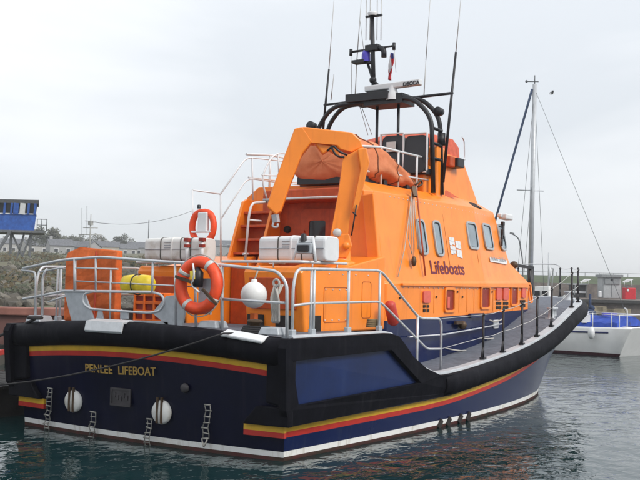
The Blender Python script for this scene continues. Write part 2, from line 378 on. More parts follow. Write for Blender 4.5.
# stern name
TXX = txf(.4, 1.1)-.02
def on_transom(x, y, out=.02):
    p = px(x, y, 0, -.25)
    for _ in range(5): p = px(x, y, 0, txf(p.y, p.z))
    return Vector((p.x-out, p.y, p.z))
_a, _b = on_transom(87, 371.5, .03), on_transom(114, 373.8, .03)
text('lettering', 'PENLEE', .17, _a, _b-_a, (-.08, 0, 1), GOLD, boat, width=(_b-_a).length, bold=.002)
_a, _b = on_transom(120, 374.2, .03), on_transom(157.5, 375.5, .03)
text('lettering', 'LIFEBOAT', .17, _a, _b-_a, (-.08, 0, 1), GOLD, boat, width=(_b-_a).length, bold=.002)
# transom fittings
for x, y in ((75, 401), (163, 412)):
    c = on_transom(x, y); q = MB(DIRTYWHITE); q.lathe(c, (-1, 0, 0), [(-.01, .17), (.02, .17), (.05, .15), (.06, 0)], 24)
    o = q.build('exhaust_cover', boat)
    q = MB(BRONZE)
    for d in (-.04, .04): q.box(c+Vector((-.055, d, .03)), (.03, .03, .36))
    q.build('bar', o)
for x, y0, y1 in ((50, 388, 432), (95, 412, 436), (150, 418, 446), (208, 405, 438)):
    a, b2 = on_transom(x+3, y0), on_transom(x, y1); q = MB(mat('chain_steel', (.33, .32, .29), .5, metal=.5))
    n_ = max(4, int((a-b2).length/.07)); wb = [Vector((-.04-.02*random.random(), .025*random.uniform(-1, 1), 0)) for _ in range(n_+1)]
    for dy in (-.045, .045): q.tube([a.lerp(b2, i/n_)+wb[i]+Vector((0, dy+.012*random.uniform(-1, 1), 0)) for i in range(n_+1)], .008, 6)
    for i in range(0, n_+1): p = a.lerp(b2, i/n_)+wb[i]; q.tube([p+Vector((0, -.05, .01*random.uniform(-1, 1))), p+Vector((-.01, .05, .012*random.uniform(-1, 1)))], .009 if i % 2 else .013, 6)
    q.tube(fillet([b2+Vector((-.05, -.05, 0)), b2+Vector((-.07, 0, -.12)), b2+Vector((-.05, .05, 0))], .04), .012, 6)
    q.build('boarding_step', boat)
c = on_transom(122, 397); q = MB([ALU, NAVY2]); q = MB(mat('tarnished_plate', (.06, .055, .06), .5, metal=.3)); q.plate(rrect(-.2, -.13, .2, .13, .01), [rrect(-.17, -.1, .17, .1, .01)], lambda u, v, d: (c.x-d, c.y+u, c.z+v), .02); q.box(c+Vector((.0, 0, 0)), (.012, .36, .22)); 
for k in range(5): q.box(c+Vector((-.012, -.12+.06*k, .03*math.sin(k*2))), (.015, .05, .07))
q.build('plaque', boat)
c = on_transom(186, 388); q = MB(mat('tarnished_plate', (.1, .1, .1), .5)); q.lathe(c, (-1, 0, 0), [(0, .07), (.03, .06), (.04, .03), (.04, 0)], 14); q.build('fitting', boat)
# chafe plates on the stern belting
q = MB(STEEL); p0 = px(90, 323, 0, -.42); p1 = px(127, 323, 0, -.42)
for (xa, za, xb, zb) in ((-.30, 1.765, -.50, 1.735), (-.50, 1.735, -.53, 1.6)):
    q.add([(xa, p0.y, za), (xa, p1.y, za), (xb, p1.y, zb), (xb, p0.y, zb), (xa+.02, p0.y, za-.03), (xa+.02, p1.y, za-.03), (xb+.02, p1.y, zb-.03), (xb+.02, p0.y, zb-.03)], [(0, 1, 2, 3), (4, 5, 6, 7)[::-1], (0, 3, 7, 4), (1, 2, 6, 5), (0, 1, 5, 4), (3, 2, 6, 7)])
q.build('chafe_plate', boat, bevel=.006)
q = MB(WHITE); q.bar((-.33, -1.72, 1.66), (-.26, -2.36, 1.59), .2, .05, up=(-.3, 0, 1)); q.build('chafe_pad', boat, bevel=.02)
# scuppers near the waterline
for x in (441, 449, 460, 468):
    c = px(x, 424-.28*(x-441), 1, -2.8); MB(DARK).bar((c.x-.05, -hull_y(c.x, c.z-.07)-.01, c.z-.07), (c.x+.07, -hull_y(c.x, c.z+.05)-.01, c.z+.06), .05, .09).build('scupper', boat, bevel=.01)

# ------------------------------------------------------------------ superstructure
def shell(levels, mb, mf=None, cap=True):
    mb.loft(levels, closed=True, mfun=mf, cap=False)
    if cap: mb.plate([(p[0], p[1]) for p in levels[-1]], [], lambda u, v, d: (u, v, levels[-1][0][2]+d), .001)
def wh_level(z, y, yf, xf, nose, xa=3.78, zf=None):
    zf = z if zf is None else zf
    xm = min(8.2, xf-1.2); k = lambda X: z+(zf-z)*min(1, max(0, (X-xa)/(nose-xa)))
    P = [(xa+.0, -y+.12), (xa+.14, -y), (xm, -y), (xf-.12, -yf), (xf+.1, -yf+.18), (nose, -.5*yf), (nose, .5*yf), (xf+.1, yf-.18), (xf-.12, yf), (xm, y), (4.4, y), (4.25, y-.12), (4.25, 1.08), (4.25, 1.0), (4.25, -1.0), (xa, -1.08)]
    return [(a, b, k(a)) for a, b in P]
q = MB([NAVY, ORANGE])
lv = [wh_level(.7, 1.86, 1.62, 11.35, 12.0), wh_level(1.74, 1.86, 1.62, 11.4, 12.0, zf=1.88), wh_level(2.38, 1.86, 1.62, 11.42, 12.0, zf=2.5),
      wh_level(2.40, 1.83, 1.58, 11.4, 11.95, zf=2.56), wh_level(2.85, 1.74, 1.52, 10.45, 11.0, zf=2.95), wh_level(3.98, 1.55, 1.36, 9.85, 10.35, zf=4.06)]
lv.append(wh_level(4.17, 1.28, 1.1, 9.45, 9.9, zf=4.26))
shell(lv, q, mf=lambda i, k: 0 if i == 0 else 1, cap=False)
top = lv[-1]; tris = geometry.tessellate_polygon([[Vector((p[0], p[1], 0)) for p in top]])
q.add(top, [tuple(t) for t in tris], 1)
q.build('wheelhouse', boat, bevel=.03, seg=3, angle=12)
def side(X, z, out=0):
    "point on the starboard cabin side"
    if z <= 2.4: y = 1.86+(1.62-1.86)*min(1, max(0, (X-8.2)/3.1))
    else:
        k = (z-2.4)/(3.98-2.4); ya = 1.83+(1.55-1.83)*k; yf = 1.58+(1.36-1.58)*k; xf = 11.3+(9.73-11.3)*min(1, k*1.0) if k > .28 else 11.3-.9*k/.28
        y = ya+(yf-ya)*min(1, max(0, (X-8.2)/(xf-8.2)))
    n_ = Vector((.0, -1, .17 if z > 2.4 else 0)).normalized()
    return Vector((X, -y, z))+n_*out
def spx(x, y):
    "photo position -> (X, z) on the starboard cabin side"
    Y = -1.7
    for _ in range(6): p = px(x, y, 1, Y); Y = side(p.x, p.z).y
    return p.x, p.z
# windows
def window(ul, lr, wiper=False, skew=.0):
    (x0, z1), (x1, z0) = spx(ul[0]-.7, ul[1]), spx(lr[0]+.7, lr[1]); w = x1-x0
    fr = MB(mat('window_frame_alloy', (.45, .48, .5), .4, metal=.3))
    def ol(g, c=.12):
        a, b, cc, d = x0-g, x1+g, z0-g, z1+g; r = .07+g
        P = rrect(a, cc, b, d, r); # clipped lower aft corner as on the real frames
        P = [(u+skew*(z1-v), v) for u, v in P]
        return P
    fr.plate(ol(.048), [ol(0)[::-1][::-1]], lambda u, v, d: side(u, v, d), .035)
    f_ = fr.build('window', boat, bevel=.006)
    g_ = MB(GLASS); g_.plate(ol(.004), [], lambda u, v, d: side(u, v, .004+d), .008); g_.build('pane', f_)
    m2 = MB(BLACK); m2.plate(ol(.012), [ol(-.012)], lambda u, v, d: side(u, v, .012+d), .01); m2.build('seal', f_)
    return f_
for ul, lr in (((416.5, 221), (426, 253)), ((433, 222.5), (442, 254.5)), ((466.5, 223.5), (477, 248)), ((482.5, 225), (492, 248.5)), ((497.5, 226), (505, 249))):
    window(ul, lr)
a = Vector(side(*spx(500, 224), .07)); b_ = Vector(side(*spx(499, 246), .07))
q = MB(BLACK); q.tube([a, b_], .02, 6); q.tube([a+Vector((.08, 0, 0)), b_+Vector((.12, 0, .1))], .012, 6); q.box(a, (.1, .06, .08)); q.box(a.lerp(b_, .5), (.06, .05, .22)); q.build('wiper', boat)
p = side(*spx(501, 218), .12); q = MB(WHITE); q.box(p, (.42, .2, .13)); q.box(p+Vector((-.24, .05, .02)), (.07, .12, .1)); q.build('light_housing', boat, bevel=.03)
# vents and lockers along the lower side
yS = 1.86
def side_rect(x0, y0, x1, y1, name, material, out=.02, sink=None, r=.04, frame=None, label=None):
    (xa, zb), (xb, za) = spx(x0, y0), spx(x1, y1)
    q = MB(material); q.plate(rrect(xa, za, xb, zb, min(r, (xb-xa)*.3)), [], lambda u, v, d: side(u, v, .002+d), out); o = q.build(name, boat, bevel=.004)
    if frame:
        q = MB(frame); q.plate(rrect(xa-.05, za-.05, xb+.05, zb+.05, r+.03), [rrect(xa, za, xb, zb, min(r, (xb-xa)*.3))], lambda u, v, d: side(u, v, .002+d), .035); q.build('frame', o, bevel=.006)
    return o
for r_ in ((445, 290, 453, 310), (481, 288, 488.5, 307), (509.5, 286, 516.5, 304), (527.5, 285, 531, 301)):
    side_rect(*r_, 'locker_opening', DKRED, frame=ORANGE, out=.006)
(xa, zb) = spx(447, 300); q = MB(PINK); q.box(side(xa, zb-.05, .03), (.1, .03, .22)); q.build('strap', boat, bevel=.01)
for x0, y0 in ((422.5, 291), (495.5, 288), (502.5, 288), (519.5, 286)):
    side_rect(x0, y0, x0+(6.5 if x0 < 430 else 5), y0+12, 'red_latch', PINK, out=.035)
    for dx in (0, 3.6 if x0 < 430 else 2.8):
        for dy in (14, 18.2): side_rect(x0+dx+.4, y0+dy, x0+dx+2.6, y0+dy+2.8, 'latch_slot', DARK, out=.012, r=.01)
side_rect(399, 297, 400.2, 299, 'handle', BLACK)
q = MB(ORANGE); a, b_ = side(4.9, 2.36, .02), side(11.25, 2.39, .02)
q.loft([[side(X, 2.37+.02*(X-5)/6, o_)+Vector((0, 0, dz)) for o_, dz in ((-.02, -.015), (.05, -.015), (.05, .02), (-.02, .02))] for X in (4.4, 6, 8.2, 9.5, 11.25)], closed=True, cap=True); q.build('rubbing_strake', boat)
for (x, y) in ((436, 297), (462, 297), (457, 292), (491.5, 292), (522, 290)): 
    p = side(*spx(x, y), .01); q = MB(DARK); q.lathe(p, (0, -1, 0), [(0, .02), (.015, .018), (.016, 0)], 8); q.build('screw', boat)
# panel seams
q = MB(mat('seam_orange', (.45, .1, .01), .6))
for x in (434, 459, 467, 474, 493, 512.5): 
    X, z = spx(x, 296); q.plate([(X-.008, 1.85), (X+.008, 1.85), (X+.008, 2.33), (X-.008, 2.33)], [], lambda u, v, d: side(u, v, .001+d), .004)
q.build('panel_seam', boat)
q = MB(STEEL)
for k in range(34): X = 4.5+6.7*k/33; q.lathe(side(X, 2.32, .002), (0, -1, 0), [(0, .014), (.01, .011), (.012, 0)], 6)
for k in range(30): X = 4.5+5.0*k/29; q.lathe(side(X, 3.93, .002), (0, -1, .17), [(0, .012), (.008, .01), (.01, 0)], 6)
q.build('rivets', boat)
q = MB(STEEL); q.tube([side(X, 1.45+.045*max(0, X-6), .09) for X in (4.6, 6, 7.5, 9)], .016, 6)
for X in (4.7, 6.1, 7.5, 8.9): q.tube([side(X, 1.45+.045*max(0, X-6), .09), side(X, 1.45+.045*max(0, X-6), -.01)], .012, 6)
q.build('cabin_grab_rail', boat)
q = MB(mat('seam_orange', (.45, .1, .01), .6))
for X in (6.62, 8.05): q.plate([(X-.006, 2.5), (X+.006, 2.5), (X+.006, 3.9), (X-.006, 3.9)], [], lambda u, v, d: side(u, v, .001+d), .003)
q.build('weld_seam', boat)
# lettering + emblem on the cabin side
slope = Vector((0, .17, 1))
X0, Z0 = spx(431.2, 273.5); X1, _z = spx(464.5, 273.5)
text('lettering', 'Lifeboats', .36, side(X0, Z0, .006), (1, 0.0, .004), slope, MAROON, boat, width=X1-X0, bold=.006, thick=.004)
(xa, zb), (xb, za) = spx(448.5, 237.5), spx(462, 256); zb -= .02
q = MB(WHITE); W_, H_ = (xb-xa), (zb-za); cx_, cz_ = (xa+xb)/2, (za+zb)/2
# four quarters of a flag with a thin cross between them
for sx_, sz_ in ((-1, 1), (1, 1), (-1, -1), (1, -1)):
    ox, oz = cx_+sx_*W_*.27, cz_+sz_*H_*.27-sx_*.03
    for i in range(2):
        for j in range(2):
            a0, b0 = ox-W_*.235+i*W_*.235, oz-H_*.235+j*H_*.235
            wv = .01*math.sin(i*3+j*2+sx_)
            q.plate([(a0, b0+wv), (a0+W_*.226, b0-.01+wv), (a0+W_*.226, b0+H_*.215), (a0, b0+H_*.225)], [], lambda u, v, d: side(u, v, .004+d), .006)
q.build('flag_emblem', boat)
(xa, zb), (xb, za) = spx(489.5, 258.5), spx(507, 264.5)
q = MB(WHITE); q.plate([(xa, za+.02), (xb, za), (xb, zb), (xa, zb+.02)], [], lambda u, v, d: side(u, v, .004+d), .01); nb = q.build('name_board', boat)
text('lettering', 'IVAN ELLEN', .13, side(xa+.1, za+.05, .019), side(xb, za, 0)-side(xa, za, 0), slope, RAINL, boat, width=xb-xa-.2, thick=.002)
# roof vent
q = MB(DARK); a = px(462, 205, 2, 4.1); q.box((8.6, -1.39, 4.115), (.42, .2, .03), Matrix.Rotation(R_(35), 3, 'X')); q.build('roof_vent', boat)
# aft recess: bulkhead, door, platform edge
ORANGE_SHADE = mat('shaded_orange_paint', (.58, .085, .012), .5, var=.15, streak=.4, scol=(.15, .02, .01))  # orange paint darkened towards red: shade of recess and aft faces put into colour
q = MB(ORANGE_SHADE); q.box((4.2, 0, 2.85), (.06, 1.98, 2.3)); q.build('aft_bulkhead', boat)
q = MB(ORANGE_SHADE); q.plate(rrect(-.72, 1.85, .08, 3.72, .1), [rrect(-.46, 3.12, -.1, 3.5, .05)], lambda u, v, d: (4.16-d, u, v), .045)
dr = q.build('door', boat, bevel=.01)
q = MB(DARKGLASS); q.plate(rrect(-.47, 3.11, -.09, 3.51, .05), [], lambda u, v, d: (4.155-d, u, v), .02); q.build('window', dr)
q = MB(ORANGE_SHADE); 
for z in (2.3, 3.3): q.box((4.1, .04, z), (.06, .12, .05))
q.build('hinge', dr)
for (y, z) in ((.4, 3.35), (.3, 3.0), (-.85, 3.4)): MB(DARK).lathe((4.17, y, z), (-1, 0, 0), [(0, .07), (.06, .06), (.07, 0)], 12).build('gauge', boat)
q = MB(ORANGE_SHADE); q.box((3.97, -.26, 3.93), (.7, 1.7, .2)); q.build('platform', boat, bevel=.02)
q = MB(STEEL); q.tube([(3.58, .55, 3.86), (3.58, -1.08, 3.86)], .022, 8); q.build('grab_rail', boat)
# wing faces beside recess: vertical pilaster and small fittings
q = MB(ORANGE); q.bar((3.72, -1.72, 2.7), (3.72, -1.58, 3.9), .22, .1, up=(1, 0, 0)); q.build('pilaster', boat, bevel=.02)

# engine casings
for sgn in (-1, 1):
    q = MB(ORANGE)
    xa_ = 1.24 if sgn < 0 else 1.78
    prof = [(xa_+.12, 1.6), (xa_, 2.5), (xa_+.06, 2.6), (2.5, 2.62), (3.78, 2.84), (3.78, 1.6)]
    y0, y1 = sgn*.82, sgn*1.9
    q.loft([[(X, y0, z) for X, z in prof], [(X, y1, z) for X, z in prof]], closed=True)
    for yy in (y0, y1): q.plate(prof, [], lambda u, v, d: (u, yy, v), .0001)
    cs = q.build('engine_casing', boat, bevel=.035, seg=3)
    q = MB(ORANGE_SHADE); q.plate([(sgn*.95, 1.95), (sgn*1.78, 1.95), (sgn*1.78, 2.42), (sgn*.95, 2.42)], [], lambda u, v, d: (xa_+.06-d+(-.13)*(v-1.95), u, v), .02); q.build('aft_panel', cs, bevel=.01)
    q = MB(DARK)
    for yc in (sgn*1.02, sgn*1.55): MB(DARK).box((xa_+.095, yc, 1.73), (.06, .3, .26)).build('vent', cs)
    q.box((1.62, sgn*1.89, 1.74), (.3, .05, .25)); q.build('vent', cs)
    q = MB(mat('seam_orange', (.45, .1, .01), .6)); q.plate(rrect(1.85, 1.75, 2.55, 2.3, .05), [rrect(1.862, 1.762, 2.538, 2.288, .045)], lambda u, v, d: (u, sgn*(1.9+d), v), .006)
    q.plate(rrect(3.0, 1.8, 3.3, 2.4, .05), [rrect(3.01, 1.81, 3.29, 2.39, .045)], lambda u, v, d: (u, sgn*(1.9+d), v), .006); q.build('hatch_seam', cs)
    q = MB(STEEL)
    for (u, v) in [(1.9+.6*i/3, z) for i in range(4) for z in (1.79, 2.26)]+[(xa_+.35+.4*i, 2.5) for i in range(5)]: q.lathe((u, sgn*1.9, v), (0, sgn, 0), [(0, .013), (.012, .01), (.013, 0)], 6)
    q.build('bolts', cs)
    q = MB(WHITE); q.tube(fillet([(xa_, sgn*.4, 2.66), (xa_-.02, sgn*1.93, 2.66), (2.45, sgn*1.93, 2.67)], .08), .022, 8)
    for X, yy in ((xa_+.02, .9), (xa_, 1.4), (xa_+.26, 1.93), (2.2, 1.93)): q.tube([(X, sgn*yy*.99, 2.57), (X-.02, sgn*yy, 2.66)], .012, 6)
    q.build('grab_rail', cs)
# stairs up to the upper steering position
STY0, STY1 = 1.3, .58
for yy in (STY0, STY1):
    st = MB(ORANGE); st.plate([(3.15, 1.62), (3.95, 1.62), (4.4, 3.86), (4.12, 3.95), (3.98, 3.88)], [], lambda u, v, d: (u, yy+d, v), .06); st.build('stair_stringer', boat, bevel=.012)
for i in range(8):
    z = 1.85+.26*i; X = 3.28+.78*i/8
    st = MB(ORANGE_SHADE); st.box((X+.16, (STY0+STY1)/2+.03, z), (.28, .66, .045)); st.box((X+.28, (STY0+STY1)/2+.03, z-.12), (.03, .66, .22)); st.build('stair_tread', boat, bevel=.008)
q = MB(ORANGE_SHADE); q.box((3.3, .55, 2.12), (.6, .5, 1.04)); q.build('well_locker', boat, bevel=.02)
q = MB(WHITE)
q.tube(fillet([px(245, 262, 1, .5), px(249, 215, 1, .5), px(252, 203, 1, .5), px(268, 202, 1, .5)], .12), .022, 8); q.tube([px(249, 220, 1, .5), px(261, 221, 1, .5)], .018, 8); q.tube([px(243, 254, 1, .5), px(248, 254, 1, .5)], .018, 8)
q.build('stair_handrail', boat)
def W(x, y, Y): return px(x, y, 1, Y)
q = MB(WHITE); YR = .95
q.tube([W(192.5, 190, YR), W(220.6, 194, YR)], .014, 6); q.tube([W(220.6, 194, YR), W(221, 262, YR)], .016, 6); q.tube([W(192.5, 190, YR), W(193, 262, YR)], .014, 6)
q.tube(fillet([W(220.6, 194, YR), W(246, 157, YR), W(283, 161, YR), W(330, 168, YR)], .2), .016, 6)
q.tube(fillet([W(221, 219, YR), W(247, 178, YR), W(275, 182, YR), W(330, 188, YR)], .2), .014, 6)
q.tube([W(252, 157, YR), W(253, 200, YR)], .016, 6)
q.tube(fillet([W(300, 154, .5), W(273, 153, .5), W(261, 178, .5), W(268, 202, .5)], .3), .016, 6); q.tube([W(278, 153, .5), W(279, 178, .5)], .014, 6); q.tube([W(262, 175, .5), W(283, 176, .5)], .014, 6)
q.build('port_railing', boat)
# roof rail, starboard
q = MB(WHITE); YR = -1.25
def Wr(x, y): return px(x, y, 1, YR)
q.tube(fillet([Wr(360, 146), Wr(381, 147), Wr(428, 158.5)], .1), .022, 8); q.tube([Wr(362, 171), Wr(381, 172), Wr(428, 180)], .018, 8)
for x, y in ((381.5, 147), (398.5, 151), (417, 156)):
    t_ = Wr(x, y); q.tube([t_, Vector((t_.x, YR, 4.15))], .022, 8)
q.build('roof_railing', boat); q = MB(WHITE)
q.tube([Vector((p.x, 1.25, p.z)) for p in fillet([Wr(360, 146), Wr(381, 147), Wr(428, 158.5)], .1)], .022, 8); q.tube([Vector((p.x, 1.25, p.z)) for p in (Wr(362, 171), Wr(428, 180))], .018, 8)
for x, y in ((381.5, 147), (398.5, 151), (417, 156)):
    t_ = Wr(x, y); q.tube([Vector((t_.x, 1.25, t_.z)), Vector((t_.x, 1.25, 4.15))], .022, 8)
q.build('roof_railing', boat)

# upper steering position: coaming sides, front fairing, covers
q = MB(ORANGE)
for sgn in (-1, 1):
    q.plate([(7.0, 4.12), (9.4, 4.2), (8.78, 5.16), (7.35, 5.2), (7.25, 5.05), (7.0, 5.0)], [], lambda u, v, d: (u, sgn*(1.15-.12*(v-4.2)+(-d)), v), .1)
q.plate([(-1.14, 4.2), (1.14, 4.2), (1.0, 5.15), (-1.0, 5.15)], [], lambda u, v, d: (9.38-(v-4.2)*.65-d, u, v), .1)
q.build('steering_coaming', boat, bevel=.03)
for sg in (-1, 1): MB(ORANGE).box((7.0, sg*1.2, 4.62), (.42, .34, 1.1)).box((6.75, sg*1.0, 4.45), (.5, .5, .65)).build('arch_pedestal', boat, bevel=.04)
q = MB(ORANGE_SHADE); q.add([(7.15, -1.22, 4.2), (7.75, -1.42, 4.2), (7.6, -1.2, 4.36), (7.15, -1.2, 4.22)], [(0, 1, 2), (0, 2, 3), (0, 1, 3), (1, 2, 3)]); q.build('step', boat)
q = MB(mat('salmon_canvas', (.68, .13, .07), .8, var=.15, bump=.6, bscale=5))
rg = []
for X, zt, w in ((7.5, 5.15, .85), (7.55, 5.5, .95), (7.8, 5.66, 1.0), (8.4, 5.68, 1.0), (8.75, 5.55, .97), (8.92, 5.25, .92), (8.9, 5.1, .85)):
    rg.append([(X, w*c, (5.08 if abs(c) == 1 else zt-.14*abs(c)**3)+.015*math.sin(X*9+c*7)) for c in (-1, -.97, -.6, -.2, .2, .6, .97, 1)])
q.loft(rg, smooth=True, cap=True); q.build('console_cover', boat, bevel=.02)
q = MB(STEEL); q.tube(fillet([(8.95, -.95, 5.1), (9.05, -.95, 5.22), (9.02, -.95, 5.6), (8.9, -.95, 5.68)], .08), .015, 6); q.tube(fillet([(8.8, -.95, 5.16), (9.12, -.95, 5.2), (9.12, .95, 5.2), (8.8, .95, 5.16)], .08), .015, 6); q.build('grab_rail', boat)
q = MB([BLACK, ORANGE_SHADE]); q.box((8.2, -1.16, 5.0), (.34, .2, .2)); q.box((7.9, -1.14, 5.0), (.25, .12, .22), m=1); q.build('navigation_light', boat, bevel=.02)
# seats
for x in (392, 415):
    c = px(x, 152, 0, 6.35); 
    q = MB(BLACK); q.plate(rrect(-.24, -.42, .24, .34, .1), [], lambda u, v, d: (c.x+d+v*.12, c.y+u, c.z+v), .12); q.box((c.x+.3, c.y, c.z-.38), (.5, .46, .12)); q.box((c.x+.3, c.y, (c.z-.4+4.2)/2), (.2, .2, c.z-.4-4.2)); s_ = q.build('seat', boat, bevel=.03)
    q = MB(WHITE); 
    for dy in (-.26, .26): q.box((c.x-.0, c.y+dy, c.z), (.04, .03, .76))
    q.box((c.x-.0, c.y, c.z+.37), (.04, .5, .03)); q.box((c.x-.0, c.y, c.z-.4), (.04, .5, .03)); q.build('seat_frame', s_, bevel=.008)
    if x == 392: q = MB(REFLECT); q.box((c.x-.04, c.y, c.z+.1), (.03, .2, .2)); q.build('seat_label', s_)
# black arch
q = MB(BLACK)
def hoop(X, dz=0, sc_=1):
    return fillet([(X, 1.42*sc_, 4.2), (X, 1.40*sc_, 5.75+dz), (X-.03, 1.0*sc_, 6.2+dz), (X-.05, -.9*sc_, 6.22+dz), (X, -1.32*sc_, 5.8+dz), (X, -1.38*sc_, 4.2)], .35, 7)
q.tube(hoop(7.0), .047, 10); q.tube(hoop(6.62, -.06), .047, 10)
for y in (1.41, -1.36):
    for z in (4.9, 5.2, 5.5): q.tube([(6.62, y, z), (7.0, y, z)], .035, 8)
q.tube([(6.62, 1.41, 5.05), (6.62, 1.41, 5.4)], .09, 10); q.tube([(7.0, -1.36, 5.2), (7.0, -1.36, 5.45)], .08, 10)
q.tube([px(324, 105, 0, 6.8), px(348, 102, 0, 6.85), px(370, 99, 0, 6.9)], .026, 8); q.tube([px(400, 99, 0, 7.0), px(453, 93, 0, 7.0)], .03, 8)
q.box((6.8, .1, 6.24), (.7, 1.0, .16)); q.box((6.8, -.25, 6.16), (.55, .9, .2))
for y in (.0, -.5):
    q.tube([(6.75, y+.0, 6.15), (6.75, y, 4.9)], .03, 8)
q.build('mast_arch', boat)
for (c, r_) in (((6.6, 1.52, 5.75), .1), ((7.0, -1.3, 5.9), .09)): MB(BLACK).lathe(Vector(c)+Vector((-.08, 0, 0)), (1, 0, 0), [(0, .0), (0, r_), (.16, r_*.9), (.18, 0)], 14).build('deck_light', boat)
mx0 = px(374, 96, 0, 6.9); mx1 = px(372, 14, 0, 6.9)
q = MB(BLACK); q.tube([mx0+Vector((0, 0, -.05)), mx1], .045, 10); ca, cb_ = px(351, 52, 0, 6.9), px(394, 46, 0, 6.9); q.tube([ca, cb_], .025, 8)
for e_ in (ca, cb_): q.tube([e_+Vector((0, 0, .06)), e_+Vector((0, 0, -.08))], .035, 8)
q.tube([px(366, 17, 0, 6.9), px(382, 15, 0, 6.9)], .03, 8); q.box(px(373, 48, 0, 6.9)+Vector((0, 0, 0)), (.16, .3, .12)); q.tube(fillet([px(373, 47, 0, 6.9), px(384, 49, 0, 6.9), px(384, 57, 0, 6.9)], .08), .06, 8)
q.tube([px(357, 61, 0, 6.9), px(373, 63, 0, 6.9)], .035, 8); q.box(px(360, 62, 0, 6.9), (.2, .3, .06)); q.tube([px(368, 64, 0, 6.9), px(373, 80, 0, 6.9), px(390, 97, 0, 6.9)], .03, 8); q.sphere(px(373, 80, 0, 6.9), .08, 10)
q.build('mast', boat)
q = MB(BLUEL); b0 = px(366, 62, 0, 6.9); q.lathe(b0, (0, 0, 1), [(0, .1), (.16, .095), (.24, .07), (.26, 0)], 16); q.build('blue_light', boat)
q = MB(WHITE); q.lathe(px(373, 16, 0, 6.9), (0, 0, 1), [(0, .1), (.05, .12), (.08, .1), (.1, 0)], 14); q.build('gps_dome', boat)
ra, rb = px(366, 89.5, 0, 6.6), px(421, 82, 0, 6.6)
q = MB(WHITE); q.bar(ra, rb, .14, .12, w2=.14, h2=.12); rad = q.build('radar_scanner', boat, bevel=.02)
q = MB(WHITE); m_ = (ra+rb)/2; q.lathe(m_+Vector((0, 0, -.3)), (0, 0, 1), [(0, .14), (.12, .13), (.2, .09), (.3, .08)], 18); q.build('radar_motor', rad)
dr_ = (rb-ra).normalized(); text('lettering', 'DECCA', .105, px(403, 86.0, 0, 6.52)+Vector((-.0, 0, 0)), dr_, (0, 0, 1), BLACK, rad, width=(px(419.5, 85, 0, 6.48)-px(403, 85, 0, 6.48)).length, bold=.004)
# whips
def whip(name, a, b, c, r0, r1, m0=BLACK, m1=REFLECT):
    o = MB(m0).tube([a, b], r0, 8, r2=r0*.7).build(name, boat); 
    if c is not None: MB(m1).tube([b, c], r1, 5, r2=r1*.6).build('whip_tip', o)
whip('antenna', px(443, 182, 0, 7), px(456, 52, 0, 7), px(462, -12, 0, 7), .034, .012)
whip('antenna', px(323, 131, 0, 6.6), px(329, 69, 0, 6.6), px(335, -12, 0, 6.6), .028, .011)
whip('antenna', px(424, 95, 0, 7), px(426, 60, 0, 7), px(431, -10, 0, 7), .012, .01, REFLECT)
whip('antenna', px(355, 100, 0, 7), px(357, 60, 0, 7), px(362, -10, 0, 7), .014, .012, REFLECT)
whip('antenna', px(331, 100, 0, 7), px(334, 74, 0, 7), None, .012, .01, REFLECT)
for x in (366, 370, 377, 381): MB(REFLECT).tube([px(x, 40, 0, 6.9), px(x+.5, -8, 0, 6.9)], .011, 5).build('antenna', boat)
for a, b_ in (((351, 52), (352, 100)), ((365, 60), (360, 20)), ((361, 105), (372, 135)), ((358, 100), (368, 135)), ((394, 46), (396, 72))): MB(REFLECT).tube([px(*a, 0, 6.9), px(*b_, 0, 6.9)], .007, 5).build('stay_wire', boat)
# crane
def C(x, y, X): return px(x, y, 0, X)

NC = Vector((.83, .56, 0)).normalized(); O_ = Vector((2.35, -.9, 4))       # plane of the crane hoop
if (O_-CAM).dot(NC) < 0: NC = -NC
def CP(x, y, d=0):
    r = _f + _r*((x-320)/FPX) - _u*((y-240)/FPX); return CAM+r*((O_-CAM).dot(NC)/r.dot(NC))+NC*d
def cplate(pts, th, name, off=0, bev=.02):
    q = MB(ORANGE); q.plate(pts, [], lambda u, v, d: CP(u, v, off+d), th); return q.build(name, boat, bevel=bev)
jib = cplate([(294.5, 128.4), (302, 126.5), (312, 141.5), (302, 154), (289.7, 185.6), (281, 211), (276, 214.5), (267, 206.5), (271, 192)], .34, 'crane_jib')
cplate([(298, 127.8), (304, 126.4), (352.5, 132.2), (361, 140), (363, 147), (352, 152), (340, 149), (336, 145), (310, 142.5), (304, 141)], .31, 'crane_boom', .012)
cplate([(314, 142), (336, 145.5), (343, 158), (335, 153), (329, 149), (323, 153.5)], .2, 'crane_knuckle', .06)
cplate([(343, 158), (352, 153), (363, 147), (367, 158), (363, 170), (356, 190), (350, 215), (347.5, 238), (330, 239), (335.5, 209), (339, 190)], .3, 'crane_arm', -.06)
cplate([(357, 150), (366, 149), (369, 163), (360, 200), (356, 214), (352, 210), (360, 170)], .08, 'crane_ram', -.16)
cplate([(329, 236), (349, 234), (352, 246), (347, 258), (334, 258), (328, 248)], .34, 'crane_foot', -.08)
q = MB(ORANGE); pb = CP(341, 255, .1); q.lathe(Vector((pb.x, pb.y, 2.6)), (0, 0, 1), [(0, .27), (.1, .26), (.14, .17), (.3, .16)], 20); q.build('crane_pedestal', boat, bevel=.015)
q = MB(ORANGE); q.lathe(CP(346, 246, -.14), NC, [(0, 0), (.0, .06), (.5, .06), (.5, 0)], 12); q.build('crane_pin', boat)
q = MB(REFLECT); q.lathe(CP(337, 233, -.09), -NC, [(0, 0.07), (.02, .06), (.02, 0)], 14); q.build('crane_pin_cap', boat)
q = MB(BLACK); q.tube(fillet([CP(327, 152, -.1), CP(333, 146, -.12), CP(338, 152, -.12), CP(347, 156, -.1)], .1), .018, 6); q.build('crane_hose', boat); q = MB(BLACK); q.tube(fillet([CP(331, 148, -.12), CP(336, 157, -.12), CP(344, 158, -.1)], .1), .018, 6)
